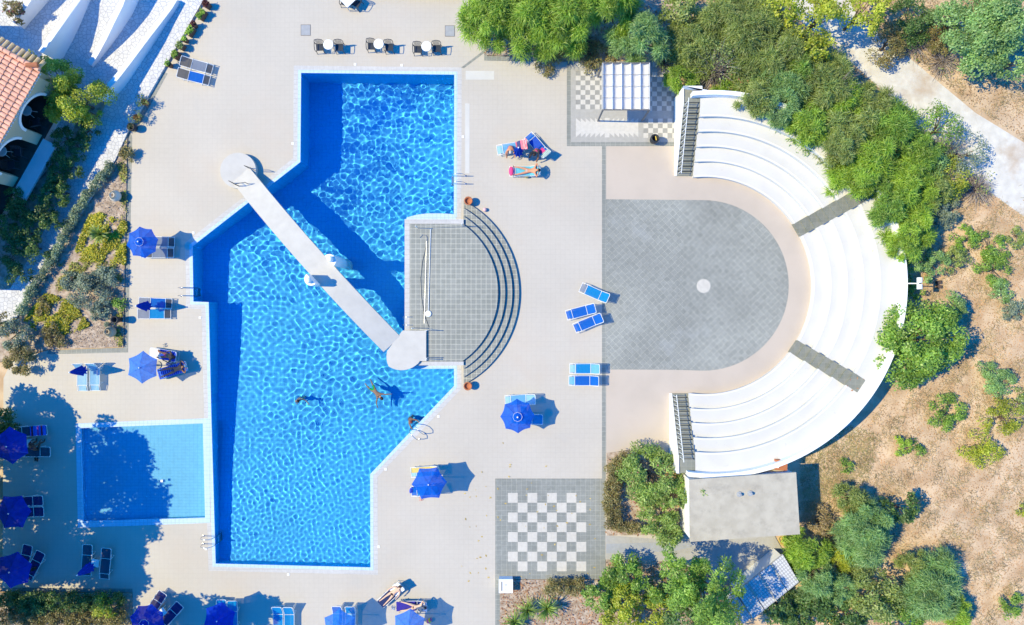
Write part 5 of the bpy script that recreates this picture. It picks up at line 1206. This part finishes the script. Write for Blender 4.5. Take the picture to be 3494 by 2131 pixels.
plant('broad', 2950, 40, 90, 4.4, 'yellow', 'yellow-green broadleaf tree at the top edge, right of three', 'tree', dens=.7)
plant('broad', 2790, 175, 60, 3.8, 'yellow', 'low hanging yellow-green leafy crown above the top tier', 'tree', dens=.6)
plant('feathery', 2600, 245, 120, 2.8, 'olive', 'olive feathery bush above the upper seating tiers')
plant('feathery', 2700, 190, 114, 3.0, 'olive', 'mid green feathery bush under the yellow-green trees')
plant('feathery', 2690, 320, 126, 2.8, 'blue', 'green feathery bush leaning over the amphitheatre rim at the top')
plant('feathery', 2580, 330, 71, 2.2, 'olive', 'small olive feathery bush at the rim by the side staircase')
plant('feathery', 2810, 300, 138, 3.2, 'olive', 'broad olive feathery bush beside the start of the gravel road')
dry(2650, 205, 70, 4.0, 'twiggy grey branches showing among the olive bushes', 0, n=260)
dry(2870, 280, 60, 4.2, 'thin bare branches above the road-side bushes', 100, n=220)
plant('feathery', 2760, 420, 105, 3.0, 'broad', 'drooping green feathery bush over the top tier', dens=1.1)
plant('feathery', 2880, 440, 128, 3.2, 'olive', 'mixed green feathery bush right of the drooping one')
plant('feathery', 2960, 560, 135, 3.4, 'pine', 'large bright green feathery tree hanging over the white rim', 'tree')
plant('feathery', 3040, 450, 109, 3.0, 'broad', 'green feathery bush at the lower edge of the gravel road')
plant('feathery', 3110, 640, 112, 3.2, 'pine', 'bright feathery tree between the rim and the olive bush', 'tree')
plant('feathery', 3095, 790, 98, 3.2, 'pine', 'dense grass-green feathery tree at the right rim', 'tree', dens=1.4)
plant('feathery', 3060, 730, 60, 2.8, 'pine', 'grass-green feathery crown leaning onto the white top tier', 'tree', dens=1.2)
plant('fine', 3215, 440, 95, 2.2, 'broad', 'sparse green bush growing into the gravel road', dens=.4)
plant('fine', 3310, 520, 85, 2.0, 'grey', 'sparse grey-green bush beside the gravel road', dens=.35)
dry(3250, 520, 90, 1.8, 'grey twiggy bush at the bend of the gravel road', 200)
plant('fine', 3240, 610, 92, 2.2, 'yellow', 'olive-yellow small-leaved bush below the gravel road', dens=.7)
plant('fine', 3170, 560, 80, 2.2, 'blue', 'dark green bush behind the bright feathery trees')
dry(3350, 640, 70, 1.2, 'low grey dry bush by the lower road edge', 120)
plant('fine', 3225, 715, 62, 1.4, 'grey', 'grey-green low bush right of the grass-green tree')
plant('broad', 3390, 80, 150, 5.2, 'blue', 'large blue-green tree filling the top right corner', 'tree', leaf=.14, dens=2.2)
plant('broad', 3275, 70, 80, 3.6, 'blue', 'smaller rounded bush left of the corner tree', leaf=.14)
plant('broad', 3480, 200, 70, 4.2, 'blue', 'blue-green crown at the right edge below the corner tree', 'tree', leaf=.14)
dry(3130, 120, 95, 1.0, 'dark dry brush on the bank above the gravel road', 150, n=500)
dry(3230, 200, 80, .8, 'brown dry brush under the corner tree', 80, n=380)
for x, y, r_, pl, lb in ((2560, 345, 62, 'olive', 'olive spray hanging over the upper rim nearest the side staircase'), (2650, 372, 68, 'blue', 'green spray hanging over the rim, second from the side staircase'), (2745, 425, 74, 'pine', 'bright green spray hanging over the rim above the tiers'),
                         (2850, 505, 76, 'olive', 'olive spray hanging over the rim before the upper aisle'), (2930, 610, 72, 'pine', 'bright spray hanging over the rim at the head of the upper aisle'), (3015, 715, 72, 'broad', 'green spray hanging over the rim below the upper aisle'), (3075, 830, 66, 'pine', 'grass-green spray at the lower end of the overgrown rim')):
    plant('feathery', x, y, r_, 3.5, pl, lb, 'shrub', h0=1.9, lean=1.5, dens=1.15)
# right bank
plant('fine', 3300, 815, 52, .9, 'broad', 'green creeping bush at the top of the green chain on the right bank', dens=.8)
plant('fine', 3385, 840, 62, 1.0, 'broad', 'green creeping bush in the middle of the chain on the right bank', dens=.7)
plant('fine', 3400, 920, 62, 1.0, 'broad', 'green creeping bush at the bend of the chain on the right bank', dens=.8)
plant('fine', 3425, 985, 48, .9, 'blue', 'green creeping bush at the lower end of the chain', dens=.8)
plant('fine', 3480, 800, 45, .9, 'olive', 'olive bush at the right edge of the upper bank', dens=.7)
plant('fine', 3475, 1055, 55, 1.0, 'grey', 'grey-green bush at the right edge level with the stage', dens=.8)
plant('fine', 3130, 915, 42, 1.5, 'blue', 'green bush right behind the floodlight', dens=1)
plant('fine', 3190, 905, 55, 1.5, 'blue', 'blue-green bush above the floodlight', dens=1)
plant('fine', 3265, 885, 52, 1.2, 'olive', 'olive bush right of the floodlight', dens=.8)
plant('fine', 3120, 990, 38, 1.2, 'broad', 'leafy green bush below the floodlight', dens=1)
plant('broad', 3150, 1165, 152, 4.4, 'broad', 'large lush broadleaf tree at the right foot of the amphitheatre', 'tree', dens=1.7, leaf=.15)
plant('broad', 3060, 1180, 62, 2.6, 'broad', 'leafy spray reaching over the white parapet', 'tree', dens=.6, leaf=.17)
plant('broad', 3130, 1275, 62, 3.0, 'broad', 'lower green crown of the lush tree group', 'tree', dens=1, leaf=.18)
plant('fine', 3240, 1060, 66, 2.0, 'blue', 'grey-green round bush behind the lush broadleaf tree')
plant('fine', 3395, 1293, 72, 1.3, 'blue', 'rounded green bush on the dry slope at the right')
plant('fine', 3235, 1410, 72, 1.0, 'broad', 'spreading green bush on the dry slope below the lush tree', dens=.75)
plant('fine', 3430, 1425, 78, 1.1, 'yellow', 'sprawling olive bush on the dry slope, upper half', dens=.55)
plant('fine', 3360, 1535, 78, 1.1, 'yellow', 'sprawling olive bush on the dry slope, lower half', dens=.6)
plant('fine', 3485, 1370, 50, 1.0, 'olive', 'olive bush at the right edge above the sprawling one', dens=.6)
plant('fine', 3090, 1515, 38, .8, 'pine', 'small yellow-green seedling bush on the open dry ground', dens=.8)
plant('fine', 3135, 1530, 28, .5, 'broad', 'tiny dark bush right of the seedling', dens=.8)
plant('fine', 2890, 1590, 26, .6, 'broad', 'tiny bush on the dry ground above the big blue-green tree', dens=.8)
plant('feathery', 2955, 1815, 108, 3.2, 'blue', 'big blue-green feathery tree right of the outbuilding', 'tree', dens=1.3)
plant('feathery', 2915, 1710, 66, 2.0, 'olive', 'straw-green feathery bush on top of the blue-green tree')
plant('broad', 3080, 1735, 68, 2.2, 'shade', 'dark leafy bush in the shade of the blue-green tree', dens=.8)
plant('fine', 2800, 1790, 60, 1.1, 'dry', 'dry straw-coloured bush beside the grey roof corner', dens=.7)
plant('feathery', 2755, 1885, 82, 2.2, 'pine', 'yellow-green feathery bush beside the hose', dens=1.1)
plant('feathery', 2790, 1975, 80, 2.4, 'blue', 'green feathery bush at the right end of the tiled shed')
plant('feathery', 2880, 1900, 55, 1.6, 'yellow', 'straw-yellow feathery bush left of the blue-green tree', dens=.8)
plant('broad', 3000, 2035, 105, 2.6, 'olive', 'olive leafy bush at the bottom, left of the pale one', leaf=.13)
plant('feathery', 3190, 2020, 112, 2.8, 'blue', 'pale blue-green feathery tree at the bottom right', 'tree', dens=1.1)
plant('feathery', 3260, 2090, 62, 2.0, 'pine', 'yellow-green feathery bush at the bottom right')
plant('broad', 3080, 2115, 85, 2.0, 'broad', 'green leafy bush at the bottom edge right of the crate')
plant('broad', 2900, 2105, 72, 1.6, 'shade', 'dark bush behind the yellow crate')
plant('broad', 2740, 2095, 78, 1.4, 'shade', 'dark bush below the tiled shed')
plant('fine', 3450, 2070, 50, .9, 'broad', 'green bush in the bottom right corner', dens=.8)
plant('fine', 3490, 1740, 22, .5, 'yellow', 'tiny yellow-green bush at the right edge', dens=.8)
plant('broad', 2660, 2070, 75, 1.6, 'shade', 'dark bush right below the tiled shed, left of the darker one', dens=1.1)
plant('broad', 2800, 2060, 70, 1.9, 'shade', 'dark bush between the tiled shed and the olive bush', dens=1.1)
plant('fine', 2950, 1960, 70, 1.8, 'olive', 'olive bush below the big blue-green tree', dens=1)
plant('feathery', 2860, 2010, 62, 2.2, 'blue', 'blue-green feathery bush above the yellow crate', dens=1)
plant('feathery', 3120, 1930, 55, 1.8, 'olive', 'olive feathery bush right below the dark leafy bush', dens=.9)
plant('fine', 3030, 150, 85, 1.6, 'hedge', 'brown-green brush at the upper edge of the gravel road', dens=.7)
plant('fine', 3120, 60, 90, 1.8, 'shade', 'dark green brush between the yellow-green trees and the corner tree', dens=.9)
plant('fine', 3210, 130, 70, 1.4, 'hedge', 'brown brush left of the corner tree', dens=.8)
plant('feathery', 2480, 60, 103, 2.6, 'olive', 'olive feathery bush at the top edge above the bare grey bush')
plant('feathery', 2480, 330, 69, 1.6, 'pine', 'low green feathery bush behind the upper rim wall')
plant('feathery', 2730, 260, 92, 3.0, 'broad', 'green feathery bush in the thick of the grove above the tiers')
plant('feathery', 2860, 360, 103, 3.0, 'pine', 'green feathery bush in the grove below the road start')
plant('feathery', 2980, 360, 92, 2.6, 'olive', 'olive feathery bush at the left edge of the gravel road')
plant('feathery', 3020, 640, 92, 3.1, 'broad', 'green feathery bush between two bright trees at the rim')
plant('feathery', 3180, 640, 80, 2.6, 'olive', 'olive feathery bush behind the bright rim trees')
plant('feathery', 3130, 530, 86, 2.8, 'broad', 'green feathery bush left of the sparse road bush')
# bottom bed
plant('lance', 2130, 1965, 78, 2.4, 'broad', 'green oleander left of the path shadow at the bottom', dens=1.2)
plant('lance', 2050, 2040, 62, 2.2, 'broad', 'green oleander behind the clipped brown hedge', dens=1.1)
plant('lance', 2325, 1985, 105, 5.6, 'broad', 'tall oleander shading the path below the outbuilding', 'tree', dens=1.2)
plant('lance', 2425, 2035, 112, 7.6, 'broad', 'tall dark green tree left of the tiled shed', 'tree', dens=1.2)
plant('broad', 2120, 2080, 92, 2.6, 'yellow', 'yellow-green leafy bush in the bottom bed', dens=1.0, leaf=.13)
plant('broad', 2240, 2105, 80, 2.2, 'yellow', 'smaller yellow-green bush at the bottom edge', dens=.9, leaf=.13)
plant('broad', 2375, 2112, 95, 6.6, 'shade', 'dark green bush at the bottom edge left of the shed', dens=1)
plant('broad', 2480, 2142, 80, 6.2, 'yellow', 'yellow-tipped bush at the bottom edge below the shed', dens=1, leaf=.12)
plant('broad', 2250, 2020, 60, 1.2, 'shade', 'low shaded undergrowth between the two oleanders', dens=.8)
hedge([(1860, 2005), (1990, 1998)], 1.0, .9, 'hedge', 'clipped brown-green hedge below the large chessboard')
yucca(1800, 2085, 45, .7, 'spiky yucca in the bottom bed, left of three'); yucca(1868, 2078, 52, .8, 'spiky yucca in the bottom bed, middle of three'); yucca(1755, 2125, 45, .6, 'spiky yucca at the bottom edge, lowest of three')
yucca(2235, 2045, 40, 1.4, 'spiky yucca among the bottom oleanders', 'pine')
hedge([(2165, 1562), (2095, 1590), (2088, 1700), (2092, 1800)], 1.15, 1.0, 'hedge', 'brown clipped hedge along the left of the oleander bed', dens=1.3)
hedge([(2092, 1795), (2180, 1802)], .8, .8, 'hedge', 'brown clipped hedge along the bottom of the oleander bed', dens=1.2)
plant('lance', 2225, 1625, 112, 2.4, 'oleander', 'big oleander with pink flowers beside the lower staircase', 'shrub', flowers=True, dens=1.25)
plant('lance', 2305, 1690, 62, 2.0, 'oleander', 'oleander with pink flowers against the outbuilding wall', 'shrub', flowers=True, dens=1.1)
plant('lance', 2262, 1785, 78, 1.8, 'oleander', 'smaller oleander at the bottom of the bed without flowers', 'shrub', dens=1.1)
plant('lance', 2385, 1660, 26, 2.9, 'oleander', 'oleander spray reaching over the grey concrete roof', 'shrub', dens=.8, h0=2.3)
# left bed and the planted slope by the house
hedge([(384, 552), (305, 650), (258, 725), (205, 830), (142, 930), (92, 1015), (68, 1070)], .55, .65, 'lavender', 'long grey-green lavender hedge beside the white path', dens=1.7, z0=.06, rc_=.2)
plant('fine', 312, 985, 82, .9, 'grey', 'broad mounded grey-green shrub in the middle of the left bed', dens=1.3, z0=.06)
plant('fine', 372, 945, 48, .8, 'grey', 'grey-green mound at the upper right of the broad shrub', dens=1.2, z0=.06)
plant('fine', 345, 1070, 44, .7, 'grey', 'grey-green mound at the foot of the broad shrub', dens=1.2, z0=.06)
plant('fine', 230, 955, 35, .6, 'grey', 'small grey-green mound left of the broad shrub', dens=1.2, z0=.06)
plant('fine', 425, 520, 34, .7, 'hedge', 'brownish shrub at the top tip of the left bed', dens=1, z0=.06)
plant('fine', 400, 1035, 26, .5, 'broad', 'green bush at the right edge of the left bed', dens=1, z0=.06)
plant('fine', 180, 1140, 48, .6, 'hedge', 'olive brown bush at the bottom left of the left bed', dens=1, z0=.06)
plant('fine', 140, 1045, 34, .5, 'hedge', 'small brown bush inside the lavender hedge', dens=.9, z0=.06)
yucca(333, 797, 36, .8, 'agave-like palm rosette in the left bed', 'oleander', 80, .06)
plant('broad', 250, 335, 106, 3.4, 'yellow', 'large glossy olive-yellow tree beside the house', 'tree', dens=2.4, leaf=.11, z0=.15)
plant('broad', 182, 262, 82, 3.1, 'broad', 'green tree between the roof corner and the ramp walls', 'tree', dens=2.2, leaf=.11, z0=.15)
plant('broad', 110, 205, 30, 2.4, 'yellow', 'small sunlit crown at the roof corner', 'tree', dens=1.3, leaf=.11, z0=.15)
plant('broad', 310, 385, 40, 1.6, 'pine', 'low bush at the hook of the curved ramp wall', dens=1.2, leaf=.11, z0=.15)
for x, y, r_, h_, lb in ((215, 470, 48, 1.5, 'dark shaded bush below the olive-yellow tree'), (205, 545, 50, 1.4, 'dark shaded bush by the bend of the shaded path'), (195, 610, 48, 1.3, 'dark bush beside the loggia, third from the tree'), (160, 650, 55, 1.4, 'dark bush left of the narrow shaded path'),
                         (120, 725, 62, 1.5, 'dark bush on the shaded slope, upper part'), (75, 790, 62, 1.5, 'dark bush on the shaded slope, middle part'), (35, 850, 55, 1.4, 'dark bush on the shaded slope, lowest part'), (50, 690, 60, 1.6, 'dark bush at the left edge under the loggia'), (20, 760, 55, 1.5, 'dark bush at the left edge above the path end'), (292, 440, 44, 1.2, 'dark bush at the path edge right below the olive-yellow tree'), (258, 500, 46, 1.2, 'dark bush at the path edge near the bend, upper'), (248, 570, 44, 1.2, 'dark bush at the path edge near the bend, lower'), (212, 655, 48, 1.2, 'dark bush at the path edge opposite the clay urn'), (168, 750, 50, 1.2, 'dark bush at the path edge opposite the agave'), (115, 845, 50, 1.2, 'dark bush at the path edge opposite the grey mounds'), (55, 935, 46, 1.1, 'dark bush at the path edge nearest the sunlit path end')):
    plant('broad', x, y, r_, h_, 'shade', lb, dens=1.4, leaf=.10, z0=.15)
plant('broad', 45, 35, 42, 1.8, 'hedge', 'pink-tinged shrub in the top left corner', dens=1.3, leaf=.12, z0=.15, flowers=True)
plant('fine', 35, 1140, 62, 1.6, 'grey', 'grey-brown round bush at the left edge below the path', dens=1.3)
plant('fine', 70, 1215, 68, 1.5, 'hedge', 'olive-brown round bush at the left edge above the sunlit deck', dens=1.2)
plant('fine', 8, 1100, 40, 1.4, 'hedge', 'dark bush at the left edge beside the path end', dens=1.2)
hedge([(10, 1400), (14, 1500)], 1.3, 1.3, 'shade', 'dark hedge at the left edge behind the shaded parasol', dens=1.2)
hedge([(-20, 2050), (60, 2055), (220, 2058), (420, 2055)], 1.2, 1.0, 'shade', 'dark clipped hedge along the bottom left bed', dens=1.1)
hedge([(-20, 2110), (220, 2115), (430, 2110)], 1.2, .9, 'hedge', 'brown-green hedge at the bottom left edge', dens=1.0)
plant('broad', 350, 2075, 45, 1.7, 'yellow', 'sunlit yellow-tipped bush rising from the bottom left hedge', dens=1.2, leaf=.11)
# trees beyond the left and bottom edges whose shade falls on the deck
k_ = 0
for x, y, z_, r_ in ((60, 1555, 8.0, 2.5), (95, 1760, 8.2, 2.8), (60, 1920, 8.2, 2.5), (-60, 1430, 5.6, 2.3), (-110, 1580, 5.4, 2.6), (-110, 1790, 5.4, 2.8), (-70, 1960, 5.4, 2.6), (-20, 1660, 6.5, 2.4), (455, 2112, 6.8, 1.9), (325, 2112, 6.8, 1.8), (590, 2118, 6.6, 1.75), (-10, 1880, 6.0, 2.4)):
    k_ += 1; rng = np.random.default_rng(900+k_); bx_, by_ = (x, 2185) if y > 2100 else (min(x, -45), y); t = thing('tree', 'tall dense tree beyond the left or bottom edge shading the deck', 'tree', G(bx_, by_), 0, 'shade trees beyond the frame'); of = np.array([(x-bx_)*PX, (by_-y)*PX, 0])
    C_, rc = dome(rng, r_, z_-(2.6 if y < 2100 else 1.0), z_); C_ = C_+of; V, F = clump_geo(rng, C_, rc, int(950*r_*r_), 'broad', .24); link('crown', npmesh('crown', V, F, MLEAF['broad']), t)
    MB().tube([(0, 0, -.05), (.1+of[0]*.25, .05+of[1]*.25, z_*.45), (of[0], of[1], z_*.8)], [.22, .16, .1], 8).build('trunk', mt_bark, t)
# ------------------------------------------------------------------ planters along the path wall
mt_potbrown = M('brown_pot', (.16, .08, .05), .8, .15, 6)
def planter(px, py, kind, label, pal='pine', s=1.0, red=False):
    c = P(px, py, .55); ang = math.atan2(.85, .53); t = thing('planter', label, 'planter', (c.x, c.y, 0), ang, 'planters along the white path wall'); VEG[0] += 1; rng = np.random.default_rng(VEG[0])
    if kind == 'box':
        MB().box((0, 0, .23), (.56*s, .32, .46)).build('pot', mt_potbrown, t); C_ = np.stack([rng.uniform(-.24*s, .24*s, 16), rng.uniform(-.11, .11, 16), rng.uniform(.44, .55, 16)], 1); n = 520
    else:
        MB().lathe([(0, 0), (.13, 0), (.19, .42), (.17, .43), (.15, .38), (0, .38)], n=16).build('pot', mt_potbrown, t); C_ = rng.normal(0, .05, (8, 3))+np.array([0, 0, .5]); n = 220
    V, F = clump_geo(rng, C_, np.full(len(C_), .11), n, 'fine', .08); link('foliage', npmesh('foliage', V, F, LEAF('leaf_red', [(.12, .03, .03), (.2, .06, .05)]) if red else MLEAF[pal]), t)
planter(700, 10, 'box', 'small dark red planted box nearest the top edge', s=.6, red=True); planter(683, 44, 'box', 'long green planted box, upper of the two long ones', s=1.05); planter(656, 78, 'round', 'round pot with dark red plant between the long boxes', red=True)
planter(643, 101, 'box', 'long green planted box, lower of the two long ones', s=1.0); planter(625, 130, 'round', 'small round pot with green tuft between two boxes'); planter(612, 152, 'box', 'short planted box with mixed green and rust leaves', 'olive', .62)
planter(594, 182, 'box', 'square planted box with bushy green leaves', s=.85); planter(570, 215, 'round', 'round pot with green plant at the lower end of the row', 'broad')
for x, y, lb in ((489, 345, 'sparse shrub in a pot, upper of two below the path bend'), (462, 398, 'sparse shrub in a pot, lower of two below the path bend')):
    c = P(x, y, .5); t = thing('potted_shrub', lb, 'plant', (c.x, c.y, .06), 0); rng = np.random.default_rng(int(x)); MB().lathe([(0, 0), (.15, 0), (.2, .36), (.16, .34), (0, .3)], n=14).build('pot', mt_terra, t)
    d = blob_dirs(rng, 70, .1); V, F = strands(d*.05+np.array([0, 0, .34]), d, unit(np.cross(d, rng.normal(size=(70, 3)))), .1, rng.uniform(.3, .6, 70), np.full(70, .02)); link('twigs', npmesh('twigs', V, F, MLEAF['hedge']), t)
    C_ = d[:14]*.38+np.array([0, 0, .45]); V, F = clump_geo(rng, C_, np.full(14, .12), 160, 'fine', .08); link('foliage', npmesh('foliage', V, F, MLEAF['olive']), t)
c = P(447, 432, .5); t = thing('plant_pot', 'dark glazed pot at the top corner of the left bed', 'pot', (c.x, c.y, 0)); MB().lathe([(0, 0), (.16, 0), (.26, .4), (.24, .55), (.18, .55), (.16, .4), (0, .4)], n=18).build('vessel', mt_black, t, smooth=True)
rng = np.random.default_rng(5); V, F = clump_geo(rng, rng.normal(0, .06, (5, 3))+np.array([0, 0, .55]), np.full(5, .1), 90, 'fine', .07); link('foliage', npmesh('foliage', V, F, MLEAF['dark']), t)
# ------------------------------------------------------------------ stuff: ground cover, leaf litter, dry grass
def scatter(name, polys, n, L_, W_, cols, up=.9, zb=0.0, zr=.02, strand=False, seed=1, transl=.2, clump=None):
    rng = np.random.default_rng(seed); pts = []; road = [(2640, -160), (2860, -160), (2920, 40), (3050, 150), (3330, 383), (3700, 610), (3700, 900), (3494, 737), (3380, 655), (3150, 440), (2950, 250), (2720, 60)]
    tot = [abs(sum(p[0]*q[1]-q[0]*p[1] for p, q in zip(pl, pl[1:]+pl[:1]))) for pl in polys]
    for pl, a in zip(polys, tot):
        q = np.array(pl); m = int(n*a/sum(tot)*4)+20
        X, Y = rng.uniform(q[:, 0].min(), q[:, 0].max(), m), rng.uniform(q[:, 1].min(), q[:, 1].max(), m); k = inside(X, Y, pl) & ~(inside(X, Y, road) & (rng.uniform(0, 1, m) > .03))
        if clump: k &= (np.sin(X*clump+1.3)*np.sin(Y*clump*1.1+.4)+.5*np.sin(X*clump*2.3+Y*clump*1.7)+rng.normal(0, .35, m)) > .05
        X, Y = X[k], Y[k]; m = int(n*a/sum(tot)); pts.append(np.stack([X, Y], 1)[:m])
    p = np.concatenate(pts); n = len(p); pos = np.stack([(p[:, 0]-CX)*PX, -(p[:, 1]-CY)*PX, zb+rng.uniform(0, zr, n)], 1)
    nr = unit(rng.normal(size=(n, 3))*(1-up)+np.array([0, 0, up])); al = unit(np.cross(nr, rng.normal(size=(n, 3)))); sd = np.cross(nr, al); sz = rng.uniform(.6, 1.4, n)
    if strand: al = unit(rng.normal(size=(n, 3))*np.array([1, 1, .3])+np.array([0, 0, .5])); sd = unit(np.cross(al, np.array([0, 0, 1.])+rng.normal(size=(n, 3))*.2)); V, F = strands(pos, al, sd, .2, L_*sz, np.full(n, W_))
    else: V, F = quads(pos, al, sd, L_*sz, W_*sz)
    return tag(link(name, npmesh(name, V, F, LEAF('scatter_'+name+str(seed), cols, transl))), kind='stuff')
BANK = [(3110, 900), (3300, 700), (3500, 560), (3500, 2140), (2760, 2140), (2720, 1640), (2800, 1560), (3000, 1400), (3090, 1200)]
BANK2 = [(2340, -10), (3500, -10), (3500, 480), (3330, 370), (3050, 140), (2900, 30), (2720, 60), (2950, 250), (3150, 450), (3400, 680), (3200, 760), (3050, 600), (2800, 330), (2500, 260), (2360, 270)]
BED = [(1708, 1980), (2064, 1980), (2068, 1920), (2266, 1920), (2480, 1975), (2500, 2140), (1708, 2140)]
scatter('leaf_litter', [BANK], 22000, .075, .045, [(.46, .23, .09), (.56, .34, .18), (.34, .19, .09), (.62, .44, .28)], .8, -.055, .03, seed=2)
scatter('leaf_litter', [BANK2], 9000, .085, .055, [(.28, .15, .07), (.44, .28, .15), (.22, .13, .07), (.55, .4, .26)], .8, -.05, .04, seed=3)
scatter('leaf_litter', [BED, [(2072, 1560), (2330, 1560), (2330, 1820), (2072, 1820)]], 5000, .15, .07, [(.38, .16, .07), (.50, .28, .15), (.26, .12, .07)], .75, .035, .03, seed=4)
scatter('leaf_litter', [[(1658, 20), (2310, 20), (2310, 205), (1935, 190), (1658, 186)]], 2200, .13, .07, [(.32, .15, .07), (.4, .22, .12), (.2, .1, .06)], .75, .035, .03, seed=5)
scatter('dry_grass', [BANK, BANK2], 30000, .26, .016, [(.42, .31, .17), (.5, .40, .25), (.30, .24, .11), (.22, .22, .08)], .5, -.06, .02, True, 6, clump=.03)
scatter('dry_grass', [[(2730, 1560), (2900, 1450), (3000, 1480), (2950, 1700), (2760, 1800), (2730, 1640)]], 4000, .22, .016, [(.34, .30, .12), (.28, .28, .09), (.42, .33, .17)], .5, -.06, .02, True, 7)
scatter('ground_cover', [[(320, 720), (435, 760), (430, 900), (330, 890), (250, 890), (290, 780)], [(160, 1000), (250, 1030), (310, 1110), (230, 1140), (110, 1120), (90, 1090)]], 22000, .12, .075, [(.38, .38, .015), (.50, .44, .03), (.20, .28, .03), (.58, .42, .04)], .7, .06, .16, seed=8, clump=.05)
scatter('ground_cover', [[(200, 900), (330, 890), (420, 880), (420, 960), (340, 930), (200, 1000)], [(405, 560), (437, 480), (434, 760), (418, 760), (420, 640)], [(390, 1080), (422, 1060), (420, 1180), (395, 1180)]], 2600, .11, .07, [(.24, .3, .04), (.34, .34, .07), (.3, .22, .09)], .7, .06, .14, seed=9, clump=.06)
scatter('leaf_litter', [[(345, 640), (400, 560), (430, 500), (428, 760), (400, 760), (330, 700)], [(90, 1100), (430, 1100), (420, 1180), (160, 1185)]], 1800, .08, .05, [(.34, .24, .17), (.42, .34, .27), (.22, .15, .1)], .7, .06, .03, seed=10)
scatter('leaf_litter', [[(1580, 1660), (1690, 1500), (2060, 1640), (2060, 1960), (1560, 2000)]], 60, .14, .08, [(.6, .45, .15), (.5, .35, .1)], .9, .014, .01, seed=11)
scatter('leaf_litter', [[(2460, 280), (2700, 400), (2850, 560), (2830, 600), (2650, 440), (2440, 340)]], 130, .10, .06, [(.35, .14, .06), (.42, .2, .1)], .9, 1.905, .02, seed=12)
for a_, z_ in ((30.8, .22), (-34.2, .22)):
    q = [(AX+math.cos(rad(a_))*r-math.sin(rad(a_))*s, AY-math.sin(rad(a_))*r-math.cos(rad(a_))*s) for r, s in ((552, -24), (595, -24), (595, 24), (552, 24))]
    scatter('leaf_litter', [q], 14, .14, .08, [(.45, .18, .07), (.5, .25, .12)], .9, 1.912, .02, seed=int(a_)+60)
